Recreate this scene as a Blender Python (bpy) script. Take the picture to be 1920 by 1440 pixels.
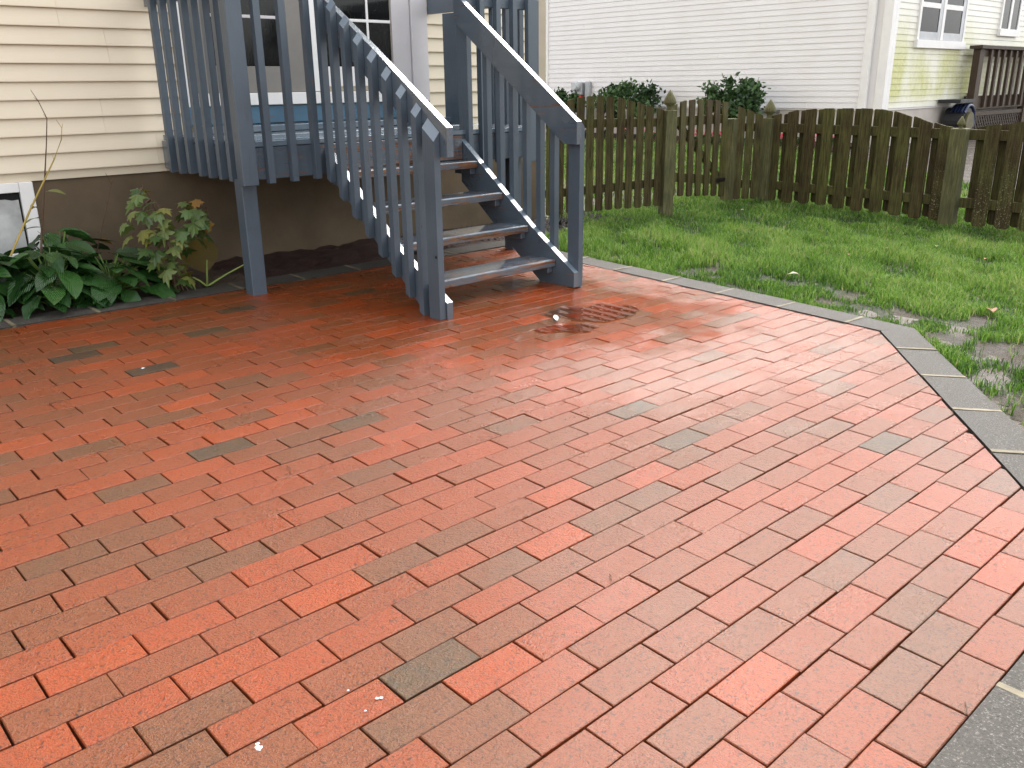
import bpy, bmesh, math, random
import numpy as np
from mathutils import Matrix, Vector
random.seed(7); rng = np.random.default_rng(7)
for o in list(bpy.data.objects): bpy.data.objects.remove(o)
scene = bpy.context.scene; col = scene.collection

# ------------------------------------------------------------------ camera
F = 1643.7; H = 1.2001
R_ = np.array([0.73035, -0.68297, -0.01185]); U_ = np.array([0.22923, 0.22872, 0.94612]); W_ = np.array([0.64346, 0.69372, -0.3236])
CAM = np.array([0, 0, H])
cd = bpy.data.cameras.new('camera'); cam = bpy.data.objects.new('camera', cd); col.objects.link(cam)
cd.sensor_width = 36; cd.lens = F / 1920 * 36; cd.clip_start = .05; cd.clip_end = 2000
cam.matrix_world = Matrix(((R_[0], U_[0], -W_[0], 0), (R_[1], U_[1], -W_[1], 0), (R_[2], U_[2], -W_[2], H), (0, 0, 0, 1)))
scene.camera = cam
# ------------------------------------------------------------------ light: bright overcast
SUN_EL, SUN_AZ = math.radians(48), math.radians(30)     # azimuth of the sun as a direction in plan, measured from +X
SKY_STRENGTH, SUN_STRENGTH, EXPOSURE = .15, .7, 2.02
world = bpy.data.worlds.new('World'); scene.world = world; world.use_nodes = True
wn = world.node_tree.nodes; wl = world.node_tree.links
sky = wn.new('ShaderNodeTexSky'); sky.sky_type = 'NISHITA'; sky.sun_disc = False
sky.sun_elevation = SUN_EL; sky.sun_rotation = math.pi / 2 - SUN_AZ; sky.air_density = 1.0; sky.dust_density = 3; sky.ozone_density = 1
hs = wn.new('ShaderNodeHueSaturation'); hs.inputs['Saturation'].default_value = .16
bg = wn['Background']; bg.inputs['Strength'].default_value = SKY_STRENGTH
wl.new(sky.outputs[0], hs.inputs['Color']); wl.new(hs.outputs[0], bg.inputs['Color'])
sd = bpy.data.lights.new('sun', 'SUN'); sd.energy = SUN_STRENGTH; sd.angle = math.radians(32); sd.color = (1, .97, .93)
sun = bpy.data.objects.new('sun', sd); col.objects.link(sun); sun.location = (0, 0, 20)
sdir = Vector((math.cos(SUN_EL) * math.cos(SUN_AZ), math.cos(SUN_EL) * math.sin(SUN_AZ), math.sin(SUN_EL)))
sun.rotation_euler = sdir.to_track_quat('Z', 'Y').to_euler()
vs = scene.view_settings; vs.view_transform = 'Standard'; vs.look = 'None'; vs.exposure = EXPOSURE; vs.gamma = 1; vs.use_curve_mapping = False

# ------------------------------------------------------------------ helpers
TA, TB = -.0079, .0198
def zp(a, b): return TA * a + TB * b                       # the patio falls gently away from the house
def ray(x, y): return W_ + (x - 960) / F * R_ - (y - 720) / F * U_
def pb(x, y, b): D = ray(x, y); return CAM + D * (b / D[1])
def pa(x, y, a): D = ray(x, y); return CAM + D * (a / D[0])
def pg(x, y, off=0):
    D = ray(x, y); return CAM + D * ((H - off) / (TA * D[0] + TB * D[1] - D[2]))
def pr(P):
    v = np.asarray(P, float) - CAM; w = v @ W_
    return np.stack([960 + F * (v @ R_) / w, 720 - F * (v @ U_) / w, w], -1)

def link(name, me, mat=None, parent=None, smooth=False):
    if mat is not None and not me.materials: me.materials.append(mat)
    o = bpy.data.objects.new(name, me); col.objects.link(o)
    if parent is not None: attach(o, parent)
    if smooth:
        for p in me.polygons: p.use_smooth = True
    return o
LOC = {}
def attach(o, parent):
    o.parent = parent
    o.matrix_parent_inverse = Matrix.Translation(-LOC.get(parent.name, Vector((0, 0, 0))))
def mesh(verts, faces, name='mesh'):
    me = bpy.data.meshes.new(name); me.from_pydata([tuple(map(float, v)) for v in verts], [], faces); me.update(); return me
def outward(o):
    bm = bmesh.new(); bm.from_mesh(o.data); bmesh.ops.recalc_face_normals(bm, faces=bm.faces); bm.to_mesh(o.data); bm.free(); o.data.update(); return o
def mk(name, verts, faces, mat, parent=None, smooth=False): return link(name, mesh(verts, faces, name), mat, parent, smooth)
def tag(o, label=None, cat=None, group=None, kind=None):
    if label: o['label'] = label
    if cat: o['category'] = cat
    if group: o['group'] = group
    if kind: o['kind'] = kind
    return o
def thing(name, loc, label, cat, group=None):
    o = bpy.data.objects.new(name, None); col.objects.link(o); o.location = loc; o.empty_display_size = .1
    LOC[o.name] = Vector(loc); return tag(o, label, cat, group)
class MB:
    def __init__(s): s.v = []; s.f = []
    def add(s, v, f):
        n = len(s.v); s.v += [tuple(map(float, p)) for p in v]; s.f += [tuple(i + n for i in q) for q in f]; return s
    def box(s, c0, c1, ch=.003): return s.add(*cbox(c0, c1, ch))
    def build(s, name, mat, parent=None, smooth=False): return mk(name, s.v, s.f, mat, parent, smooth)
def cbox(c0, c1, ch=.003):
    lo = np.minimum(c0, c1).astype(float); hi = np.maximum(c0, c1).astype(float); e = min(ch, .3 * float((hi - lo).min()))
    V = []; idx = {}
    for i in (0, 1):
        for j in (0, 1):
            for k in (0, 1):
                for ax in range(3):
                    p = [hi[0] if i else lo[0], hi[1] if j else lo[1], hi[2] if k else lo[2]]
                    for q in range(3):
                        if q != ax: p[q] += -e if (i, j, k)[q] else e
                    idx[i, j, k, ax] = len(V); V.append(tuple(p))
    Fc = []
    for ax in range(3):
        a1, a2 = (ax + 1) % 3, (ax + 2) % 3
        for s in (0, 1):
            q = []
            for m, n in ((0, 0), (1, 0), (1, 1), (0, 1)):
                t = [0, 0, 0]; t[ax] = s; t[a1] = m; t[a2] = n; q.append(idx[t[0], t[1], t[2], ax])
            Fc.append(tuple(q) if s else tuple(q[::-1]))
        for m in (0, 1):
            for n in (0, 1):
                q = []
                for s, w in ((0, a1), (1, a1), (1, a2), (0, a2)):
                    t = [0, 0, 0]; t[ax] = s; t[a1] = m; t[a2] = n; q.append(idx[t[0], t[1], t[2], w])
                Fc.append(tuple(q) if (m + n) % 2 == 0 else tuple(q[::-1]))
    for i in (0, 1):
        for j in (0, 1):
            for k in (0, 1):
                q = [idx[i, j, k, 0], idx[i, j, k, 1], idx[i, j, k, 2]]
                Fc.append(tuple(q) if (i + j + k) % 2 else tuple(q[::-1]))
    return V, Fc
def box(name, c0, c1, mat, parent=None, ch=.003): return mk(name, *cbox(c0, c1, ch), mat, parent)
def prism(poly, axis, t0, t1):
    """closed polygon of (u,w) extruded along axis: axis 0 -> (t,u,w), 1 -> (u,t,w), 2 -> (u,w,t)"""
    def P(u, w, t): return (t, u, w) if axis == 0 else (u, t, w) if axis == 1 else (u, w, t)
    n = len(poly); V = [P(u, w, t0) for u, w in poly] + [P(u, w, t1) for u, w in poly]
    Fc = [tuple(range(n))[::-1], tuple(range(n, 2 * n))] + [(i, (i + 1) % n, n + (i + 1) % n, n + i) for i in range(n)]
    return V, Fc
def obox(p0, p1, wid, thk, side, up=None):
    """bar from p0 to p1, 'wid' along side vector, 'thk' along the third axis"""
    p0 = np.array(p0, float); p1 = np.array(p1, float); L = np.linalg.norm(p1 - p0); x = (p1 - p0) / L
    s = np.array(side, float); s -= x * (s @ x); s /= np.linalg.norm(s); t = np.cross(x, s)
    V, Fc = cbox((0, -wid / 2, -thk / 2), (L, wid / 2, thk / 2), .003)
    return [tuple(p0 + x * a + s * b + t * c) for a, b, c in V], Fc
def tube(pts, rad, seg=8):
    pts = [np.array(p, float) for p in pts]; n = len(pts); rad = rad if hasattr(rad, '__len__') else [rad] * n
    V = []; Fc = []
    for i, p in enumerate(pts):
        t = pts[min(i + 1, n - 1)] - pts[max(i - 1, 0)]; t /= max(np.linalg.norm(t), 1e-9)
        a = np.cross(t, (0, 0, 1) if abs(t[2]) < .9 else (1, 0, 0)); a /= np.linalg.norm(a); b = np.cross(t, a)
        for k in range(seg):
            g = 2 * math.pi * k / seg; V.append(tuple(p + rad[i] * (math.cos(g) * a + math.sin(g) * b)))
    for i in range(n - 1):
        for k in range(seg):
            k2 = (k + 1) % seg; Fc.append((i * seg + k, i * seg + k2, (i + 1) * seg + k2, (i + 1) * seg + k))
    Fc.append(tuple(range(seg))); Fc.append(tuple(range((n - 1) * seg, n * seg))[::-1])
    return V, Fc

def sheen_top(o):  # paler second slot on upward faces: sky sheen painted in, with some wear
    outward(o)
    o.data.materials.append(M['sheen_worn'])
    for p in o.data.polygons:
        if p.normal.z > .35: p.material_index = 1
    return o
# ------------------------------------------------------------------ materials
def mat(name):
    m = bpy.data.materials.new(name); m.use_nodes = True
    return m, m.node_tree.nodes, m.node_tree.links, m.node_tree.nodes['Principled BSDF']
def N(nt, t, **kw):
    n = nt.new(t)
    for k, v in kw.items():
        if k in n.inputs: n.inputs[k].default_value = v
        else: setattr(n, k, v)
    return n
def ramp(nodes, stops, interp='LINEAR'):
    r = nodes.new('ShaderNodeValToRGB'); cr = r.color_ramp; cr.interpolation = interp
    while len(cr.elements) < len(stops): cr.elements.new(.5)
    for e, (p, c) in zip(cr.elements, stops):
        e.position = p; e.color = (*c, 1) if len(c) == 3 else c
    return r
def g3(v): return (v, v, v)
def coords(nodes, links, scale=(1, 1, 1), kind='Object', rot=(0, 0, 0)):
    tc = nodes.new('ShaderNodeTexCoord'); mp = nodes.new('ShaderNodeMapping'); mp.inputs['Scale'].default_value = scale; mp.inputs['Rotation'].default_value = rot
    links.new(tc.outputs[kind], mp.inputs[0]); return mp.outputs[0]
def noise(nodes, links, vec, scale, detail=4, rough=.55, dist=0):
    n = nodes.new('ShaderNodeTexNoise'); n.inputs['Scale'].default_value = scale; n.inputs['Detail'].default_value = detail
    n.inputs['Roughness'].default_value = rough; n.inputs['Distortion'].default_value = dist; links.new(vec, n.inputs['Vector']); return n.outputs[0]
def mixc(nodes, links, fac, a, b, blend='MIX'):
    m = nodes.new('ShaderNodeMix'); m.data_type = 'RGBA'; m.blend_type = blend
    for s, v in ((m.inputs[0], fac), (m.inputs[6], a), (m.inputs[7], b)):
        if isinstance(v, (int, float)): s.default_value = v
        elif isinstance(v, tuple): s.default_value = (*v, 1)
        else: links.new(v, s)
    return m.outputs[2]
def mrange(nodes, links, v, a, b, c, d):
    m = nodes.new('ShaderNodeMapRange')
    for i, x in enumerate((a, b, c, d)): m.inputs[i + 1].default_value = x
    links.new(v, m.inputs[0]); return m.outputs[0]
def mth(nodes, links, op, a, b=0.):
    m = nodes.new('ShaderNodeMath'); m.operation = op
    for s, v in ((m.inputs[0], a), (m.inputs[1], b)):
        if isinstance(v, (int, float)): s.default_value = v
        else: links.new(v, s)
    return m.outputs[0]
def bump(nodes, links, bsdf, h, strength=.3, dist=.01):
    b = nodes.new('ShaderNodeBump'); b.inputs['Strength'].default_value = strength; b.inputs['Distance'].default_value = dist
    links.new(h, b.inputs['Height']); links.new(b.outputs[0], bsdf.inputs['Normal']); return b
def world_pos(nodes): return nodes.new('ShaderNodeNewGeometry').outputs['Position']

PUD = (3.36, 3.05)
def brick_mat(joined):
    m, n, l, b = mat('brick_joined' if joined else 'brick')
    if joined: tone = N(n, 'ShaderNodeAttribute', attribute_name='tone').outputs['Fac']
    else:
        oi = n.new('ShaderNodeObjectInfo'); sp = n.new('ShaderNodeSeparateColor'); l.new(oi.outputs['Color'], sp.inputs[0]); tone = sp.outputs[0]
    P = world_pos(n)
    big = noise(n, l, P, 9, 5, .6); fine = noise(n, l, P, 240, 4, .7); mid = noise(n, l, P, 45, 5, .7)
    t2 = mth(n, l, 'ADD', tone, mrange(n, l, big, .25, .75, -.07, .07))
    rp = ramp(n, [(0, (.028, .024, .017)), (.10, (.068, .044, .020)), (.2, (.126, .047, .017)), (.34, (.170, .045, .0125)), (.55, (.212, .042, .0085)), (.8, (.268, .042, .006)), (1, (.335, .049, .004))])
    l.new(t2, rp.inputs[0])
    c = mixc(n, l, mrange(n, l, mid, .35, .75, 0, .45), rp.outputs[0], (.19, .070, .020))
    pit = mrange(n, l, fine, .55, .64, 0, .75)
    c = mixc(n, l, pit, c, (.028, .009, .006))
    fl = noise(n, l, P, 120, 3, .6, .8); c = mixc(n, l, mrange(n, l, fl, .585, .635, 0, .7), c, (.022, .010, .008))
    lite = mrange(n, l, noise(n, l, P, 210, 2, .5), .70, .78, 0, .35)
    c = mixc(n, l, lite, c, (.22, .13, .095))
    soot = n.new('ShaderNodeTexNoise'); soot.inputs['Scale'].default_value = 1.9; soot.inputs['Detail'].default_value = 7; soot.inputs['Roughness'].default_value = .75; l.new(P, soot.inputs['Vector'])
    c = mixc(n, l, mrange(n, l, soot.outputs[0], .64, .74, 0, .55), c, (.07, .04, .03))
    l.new(c, b.inputs['Base Color'])
    # wetness: a film everywhere, smoothest round the puddle
    dv = n.new('ShaderNodeVectorMath'); dv.operation = 'DISTANCE'; dv.inputs[1].default_value = (PUD[0], PUD[1], .035); l.new(P, dv.inputs[0])
    wob = mth(n, l, 'ADD', dv.outputs['Value'], mrange(n, l, noise(n, l, P, 3.2, 4, .6), .2, .8, -.45, .45))
    wet = mrange(n, l, wob, .35, 1.7, 1, 0)
    rough = mth(n, l, 'ADD', mrange(n, l, wet, 0, 1, .29, .10), mrange(n, l, noise(n, l, P, 4, 5, .6), .3, .7, -.05, .09))
    l.new(rough, b.inputs['Roughness']); b.inputs['Specular IOR Level'].default_value = .40
    hgt = mth(n, l, 'ADD', mth(n, l, 'ADD', mth(n, l, 'MULTIPLY', fine, .5), mth(n, l, 'MULTIPLY', fl, .6)), mth(n, l, 'MULTIPLY', mid, .6))
    bm = bump(n, l, b, hgt, .5, .0075)
    b.inputs['Coat Weight'].default_value = .16; b.inputs['Coat IOR'].default_value = 1.36; l.new(mrange(n, l, wet, 0, 1, .26, .05), b.inputs['Coat Roughness'])
    l.new(mrange(n, l, wet, 0, 1, .75, .10), bm.inputs['Strength'])
    return m
M = {}
M['brick'] = brick_mat(False); M['brick_joined'] = brick_mat(True)
def simple(key, c, rough=.6, spec=.4, var=.25, scale=8, bumps=.15, bscale=60, c2=None, metal=0, stretch=(1, 1, 1)):
    m, n, l, b = mat(key); v = coords(n, l, stretch)
    no = noise(n, l, v, scale, 5, .6); dark = tuple(x * (1 - var) for x in c)
    cc = mixc(n, l, mrange(n, l, no, .3, .7, 0, 1), dark, c2 or tuple(min(1, x * (1 + var * .6)) for x in c)); l.new(cc, b.inputs['Base Color'])
    l.new(mrange(n, l, noise(n, l, v, scale * 2.3, 3), .3, .7, max(.02, rough - .1), rough + .1), b.inputs['Roughness'])
    b.inputs['Specular IOR Level'].default_value = spec; b.inputs['Metallic'].default_value = metal
    if bumps: bump(n, l, b, noise(n, l, v, bscale, 4, .6), bumps, .004)
    M[key] = m; return m
simple('joint', (.018, .009, .006), .8, .2, .4, 30, .4, 200)
def soil(key, c, rough=.6, wet=.0):
    m, n, l, b = mat(key); P = world_pos(n)
    a = noise(n, l, P, 6, 6, .65); f = noise(n, l, P, 70, 5, .7)
    cc = mixc(n, l, mrange(n, l, a, .3, .7, 0, 1), tuple(x * .5 for x in c), tuple(x * 1.35 for x in c))
    cc = mixc(n, l, mrange(n, l, f, .5, .75, 0, .6), cc, tuple(x * 1.9 for x in c)); l.new(cc, b.inputs['Base Color'])
    l.new(mrange(n, l, noise(n, l, P, 2.5, 4), .35, .65, rough - .25 - wet, rough + .1), b.inputs['Roughness'])
    bump(n, l, b, mth(n, l, 'ADD', f, mth(n, l, 'MULTIPLY', a, 2.)), .8, .02); M[key] = m
soil('mud', (.085, .064, .046), .6, .05); soil('thatch', (.022, .028, .009), .8); soil('bedsoil', (.075, .05, .034), .75); soil('redsoil', (.045, .017, .011), .75)
# concrete paver
m, n, l, b = mat('paver'); P = world_pos(n); a = noise(n, l, P, 170, 3, .75); g = noise(n, l, P, 7, 4)
c = mixc(n, l, mrange(n, l, g, .3, .7, 0, 1), (.050, .045, .038), (.084, .076, .066)); c = mixc(n, l, mrange(n, l, a, .55, .68, 0, .75), c, (.24, .22, .195)); c = mixc(n, l, mrange(n, l, a, .42, .33, 0, .7), c, (.016, .015, .013))
l.new(c, b.inputs['Base Color']); l.new(mrange(n, l, g, .3, .7, .55, .75), b.inputs['Roughness']); b.inputs['Specular IOR Level'].default_value = .18; bump(n, l, b, a, .7, .004); M['paver'] = m
simple('mortar', (.20, .17, .11), .7, .3, .5, 9, .4, 200)
# painted deck timber: blue-grey paint, grain, worn to brown wood where 'peel' is high
def paint(key, c, peel=0., rough=.34, axis=2, coat=0.):
    m, n, l, b = mat(key); st = [14, 14, 14]; st[axis] = .9
    v = coords(n, l, tuple(st)); P = world_pos(n)
    gr = noise(n, l, v, 6, 6, .6, .4); pt = noise(n, l, P, 3.0, 4)
    cc = mixc(n, l, mrange(n, l, pt, .3, .7, 0, 1), tuple(x * .86 for x in c), tuple(x * 1.12 for x in c))
    cc = mixc(n, l, mrange(n, l, gr, .62, .8, 0, .5), cc, tuple(x * .55 for x in c))
    ck = noise(n, l, coords(n, l, tuple(x * (2.2 if i != axis else .8) for i, x in enumerate(st))), 4, 5, .7, .2); cc = mixc(n, l, mrange(n, l, ck, .665, .69, 0, .85), cc, (.014, .013, .012))
    if peel > 0:
        pe = noise(n, l, coords(n, l, tuple(x * .45 for x in st)), 7, 7, .75, .3)
        wood = mixc(n, l, mrange(n, l, gr, .35, .65, 0, 1), (.045, .018, .009), (.23, .10, .045))
        pk = mrange(n, l, pe, .64 - .13 * peel, .67 - .13 * peel, 0, 1); cc = mixc(n, l, pk, cc, wood)
        h = mth(n, l, 'SUBTRACT', gr, mth(n, l, 'MULTIPLY', pk, .7))
    else: h = gr
    l.new(cc, b.inputs['Base Color']); l.new(mrange(n, l, pt, .3, .7, rough - .07, rough + .1), b.inputs['Roughness'])
    b.inputs['Coat Weight'].default_value = coat; b.inputs['Coat Roughness'].default_value = .08; b.inputs['Coat IOR'].default_value = 1.45
    b.inputs['Specular IOR Level'].default_value = .5; bump(n, l, b, h, .35, .004); M[key] = m
BLUE = (.070, .092, .115)
paint('deck_v', BLUE, .12, .36, 2); paint('deck_a', BLUE, .45, .30, 0); paint('deck_b', BLUE, .22, .30, 1, 1.); paint('tread', (.092, .137, .185), .85, .22, 0, 1.)
paint('sheen_worn', (.145, .185, .225), .1, .28, 1, 1.); paint('floor', (.11, .15, .185), .25, .25, 0, 1.); paint('kick', (.065, .145, .215), .15, .4, 0); paint('tread_nose', (.08, .10, .12), 1.1, .3, 0, .5)  # rail and baluster tops: wet sky sheen put into the paint colour, plus wear
# vinyl siding
def vinyl(key, c, algae=False):
    m, n, l, b = mat(key); v = coords(n, l, (1.3, 1.3, 60)); P = world_pos(n)
    gr = noise(n, l, v, 5, 4, .6, .6); dirt = noise(n, l, P, 1.7, 5, .6)
    cc = mixc(n, l, mrange(n, l, gr, .35, .65, 0, 1), tuple(x * .955 for x in c), c)
    cc = mixc(n, l, mrange(n, l, dirt, .45, .75, 0, .22), cc, tuple(x * y for x, y in zip(c, (.78, .74, .66))))
    if algae:
        sx = n.new('ShaderNodeSeparateXYZ'); l.new(P, sx.inputs[0])
        an = noise(n, l, coords(n, l, (1, 1, .45), 'Object'), 1.3, 6, .68)
        zb = mth(n, l, 'MULTIPLY', mrange(n, l, sx.outputs['Z'], .78, .98, .25, 1), mrange(n, l, sx.outputs['Z'], 1.25, 2.3, 1, .18))
        xb = mrange(n, l, sx.outputs['X'], 17.2, 18.6, 1, .55)
        st = mth(n, l, 'MULTIPLY', mth(n, l, 'MULTIPLY', zb, xb), mrange(n, l, an, .30, .58, .12, 1.15))
        spk = noise(n, l, P, 24, 5, .7)
        ac = mixc(n, l, mrange(n, l, spk, .35, .65, 0, 1), (.42, .42, .13), (.58, .57, .25))
        cl = n.new('ShaderNodeClamp'); l.new(st, cl.inputs[0]); cc = mixc(n, l, cl.outputs[0], cc, ac)
    l.new(cc, b.inputs['Base Color']); b.inputs['Roughness'].default_value = .42; b.inputs['Specular IOR Level'].default_value = .35
    bump(n, l, b, gr, .08, .003); M[key] = m
vinyl('cream', (.74, .642, .485)); vinyl('white_siding', (.80, .775, .765)); vinyl('algae_siding', (.79, .765, .72), True)
simple('trim_white', (.80, .78, .75), .4, .4, .06, 5, .03); simple('trim_tan', (.40, .335, .24), .45, .4, .1, 5, .05)
simple('door_grey', (.215, .20, .18), .5, .3, .12, 4, .05); simple('trim_mauve', (.56, .53, .53), .4, .4, .08, 3, .03)
simple('foundation', (.125, .09, .054), .75, .3, .3, 2.2, .35, 35); simple('foundation_grey', (.50, .45, .40), .75, .3, .15, 2, .2, 30)
simple('curtain', (.48, .48, .46), .8, .2, .35, 6, .1); simple('dark_room', (.012, .012, .012), .7, .2, .2); simple('roof', (.06, .055, .05), .85, .2, .3, 20, .4)
m, n, l, b = mat('glass_dark'); b.inputs['Base Color'].default_value = (.006, .006, .006, 1); b.inputs['Roughness'].default_value = .06; b.inputs['Specular IOR Level'].default_value = .35
v = coords(n, l, (22, 22, 3)); dr = noise(n, l, v, 6, 4, .6); bump(n, l, b, dr, .12, .003)
sp = mrange(n, l, noise(n, l, coords(n, l, (1, 1, .45)), 60, 3, .6), .62, .75, 0, .10); l.new(mixc(n, l, sp, (.006, .006, .006), (.22, .2, .17)), b.inputs['Base Color']); M['glass_dark'] = m
m, n, l, b = mat('glass_blind'); v = coords(n, l); w = N(n, 'ShaderNodeTexWave', bands_direction='Z', wave_type='BANDS'); w.inputs['Scale'].default_value = 22; l.new(v, w.inputs[0])
l.new(mixc(n, l, w.outputs[1], (.012, .012, .014), (.055, .055, .06)), b.inputs['Base Color']); b.inputs['Roughness'].default_value = .08; b.inputs['Specular IOR Level'].default_value = .15; M['glass_blind'] = m
# weathered mossy fence
def fence_mat(key, lich=0.):
    m, n, l, b = mat(key); P = world_pos(n); oi = n.new('ShaderNodeObjectInfo')
    ad = n.new('ShaderNodeVectorMath'); ad.operation = 'ADD'; mp = n.new('ShaderNodeMapping'); mp.inputs['Scale'].default_value = (16, 16, 1.0); l.new(P, mp.inputs[0])
    gr = noise(n, l, mp.outputs[0], 5, 6, .65, .5); mo = noise(n, l, P, 3.2, 5, .65)
    cc = mixc(n, l, mrange(n, l, gr, .3, .7, 0, 1), (.017, .012, .0055), (.088, .064, .028))
    sx = n.new('ShaderNodeSeparateXYZ'); l.new(P, sx.inputs[0])
    mf = mth(n, l, 'ADD', mrange(n, l, mo, .40, .68, 0, .6), mrange(n, l, oi.outputs['Random'], .5, 1, 0, .4))
    gcol = mixc(n, l, mrange(n, l, gr, .35, .7, 0, 1), (.044, .047, .013), (.145, .142, .042))
    cl = n.new('ShaderNodeClamp'); l.new(mf, cl.inputs[0]); cl.inputs['Max'].default_value = .85; cc = mixc(n, l, cl.outputs[0], cc, gcol)
    if lich:
        sp = noise(n, l, P, 75, 3, .6); li = mth(n, l, 'MULTIPLY', mrange(n, l, sp, .60, .66, 0, .8 * lich), mrange(n, l, sx.outputs['Z'], .15, .6, 1, .1)); cc = mixc(n, l, li, cc, (.32, .31, .20))
    l.new(cc, b.inputs['Base Color']); b.inputs['Roughness'].default_value = .8; b.inputs['Specular IOR Level'].default_value = .2; bump(n, l, b, gr, .5, .006); M[key] = m
fence_mat('fence'); fence_mat('fence_lichen', 1.)
def post_mat():
    m, n, l, b = mat('fence_post'); P = world_pos(n); mp = n.new('ShaderNodeMapping'); mp.inputs['Scale'].default_value = (16, 16, 1.2); l.new(P, mp.inputs[0])
    gr = noise(n, l, mp.outputs[0], 5, 6, .65, .5); mo = noise(n, l, P, 4, 4)
    cc = mixc(n, l, mrange(n, l, gr, .3, .7, 0, 1), (.04, .038, .013), (.16, .145, .055)); cc = mixc(n, l, mrange(n, l, mo, .4, .7, 0, .6), cc, (.035, .036, .011))
    l.new(cc, b.inputs['Base Color']); b.inputs['Roughness'].default_value = .8; bump(n, l, b, gr, .4, .006); M['fence_post'] = m
post_mat()
def leafmat(key, cols, rough=.35, spec=.5, veins=0., trans=.25, attr=None):
    m, n, l, b = mat(key); oi = n.new('ShaderNodeObjectInfo')
    src = N(n, 'ShaderNodeAttribute', attribute_name='tone').outputs['Fac'] if attr else oi.outputs['Random']
    rp = ramp(n, [(i / (len(cols) - 1), c) for i, c in enumerate(cols)]); l.new(src, rp.inputs[0]); c = rp.outputs[0]
    if veins:
        tc = n.new('ShaderNodeTexCoord'); sx = n.new('ShaderNodeSeparateXYZ'); l.new(tc.outputs['Object'], sx.inputs[0])
        ay = mth(n, l, 'ABSOLUTE', sx.outputs['Y']); ph = mth(n, l, 'SUBTRACT', mth(n, l, 'MULTIPLY', ay, 2.2), mth(n, l, 'MULTIPLY', sx.outputs['X'], .55))
        sn = mth(n, l, 'SINE', mth(n, l, 'MULTIPLY', ph, 300.)); h = mrange(n, l, sn, -1, 1, 0, 1)
        c = mixc(n, l, mth(n, l, 'MULTIPLY', h, veins), c, tuple(min(1, x * 2) for x in cols[-1])); bump(n, l, b, h, .5, .004)
        no = noise(n, l, tc.outputs['Object'], 30, 3); c = mixc(n, l, mrange(n, l, no, .35, .7, 0, .35), c, cols[0])
    l.new(c, b.inputs['Base Color']); b.inputs['Roughness'].default_value = rough; b.inputs['Specular IOR Level'].default_value = spec
    if trans:
        t = n.new('ShaderNodeBsdfTranslucent'); l.new(c, t.inputs[0]); mx = n.new('ShaderNodeMixShader'); mx.inputs[0].default_value = trans
        out = n['Material Output']; l.new(b.outputs[0], mx.inputs[1]); l.new(t.outputs[0], mx.inputs[2]); l.new(mx.outputs[0], out.inputs[0])
    M[key] = m
leafmat('grass', [(.018, .052, .008), (.055, .135, .015), (.115, .235, .024), (.235, .38, .065), (.36, .34, .15)], .36, .5, 0, .3, True)
leafmat('hosta', [(.009, .034, .008), (.020, .068, .014), (.044, .120, .026)], .25, .55, .25, .12)
leafmat('maple', [(.040, .085, .020), (.085, .145, .032), (.12, .17, .05), (.20, .19, .04)], .32, .5, 0, .25)
leafmat('yellow_leaf', [(.11, .072, .008), (.17, .115, .012)], .4, .4, .15, .3)
leafmat('orange_leaf', [(.20, .095, .02), (.26, .15, .03)], .5, .3, 0, .3)
leafmat('dead_leaf', [(.30, .13, .06), (.42, .25, .13), (.60, .48, .38)], .6, .3, 0, .2)
leafmat('shrub', [(.020, .045, .014), (.042, .092, .026), (.085, .165, .05)], .45, .4, 0, .2, True)
leafmat('petal', [(.62, .03, .05), (.75, .10, .14), (.80, .60, .58), (.70, .03, .06)], .5, .3, 0, .3, True)
simple('stem_green', (.12, .20, .04), .5); simple('stem_brown', (.10, .055, .03), .6); simple('stem_yellow', (.36, .26, .06), .6); simple('stalk_pale', (.25, .33, .08), .4)
simple('metal_grey', (.42, .43, .44), .4, .5, .1, 5, .05, metal=.4); simple('red_label', (.62, .05, .035), .5, .4, .1); simple('brown_deck', (.055, .035, .022), .6, .3, .25, 10, .2, stretch=(4, 4, 1))
simple('hose', (.02, .03, .075), .35, .5, .1, 5, 0); simple('reel', (.02, .02, .022), .5, .4, .2, 5, 0); simple('reel_face', (.10, .085, .03), .5, .4, .3, 6, .1); simple('paint_drop', (.70, .74, .76), .4, .4, .05, 5, 0)
simple('mulch', (.055, .03, .018), .85, .2, .4, 25, .6, 60); simple('vent', (.14, .14, .13), .6); simple('black', (.01, .01, .01), .5, .3, .1, 5, 0)
m, n, l, b = mat('meter_glass'); b.inputs['Base Color'].default_value = (.55, .57, .58, 1); b.inputs['Roughness'].default_value = .1; M['meter_glass'] = m
# water film
m = bpy.data.materials.new('water'); m.use_nodes = True; n = m.node_tree.nodes; l = m.node_tree.links; n.remove(n['Principled BSDF'])
fr = N(n, 'ShaderNodeFresnel', IOR=1.36); tr = n.new('ShaderNodeBsdfTransparent'); gl = N(n, 'ShaderNodeBsdfGlossy', Roughness=.015); mx = n.new('ShaderNodeMixShader')
tr.inputs[0].default_value = (.93, .9, .88, 1); wx = N(n, 'ShaderNodeTexWave', wave_type='BANDS', bands_direction='X'); wx.inputs['Scale'].default_value = 4.0; wx.inputs['Distortion'].default_value = 1.2; wx.inputs['Detail Scale'].default_value = 2.; l.new(world_pos(n), wx.inputs[0]); bb = N(n, 'ShaderNodeBump', Strength=1., Distance=.0016); l.new(wx.outputs[1], bb.inputs['Height']); l.new(bb.outputs[0], gl.inputs['Normal'])
l.new(fr.outputs[0], mx.inputs[0]); l.new(tr.outputs[0], mx.inputs[1]); l.new(gl.outputs[0], mx.inputs[2]); l.new(mx.outputs[0], n['Material Output'].inputs[0]); M['water'] = m

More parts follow.
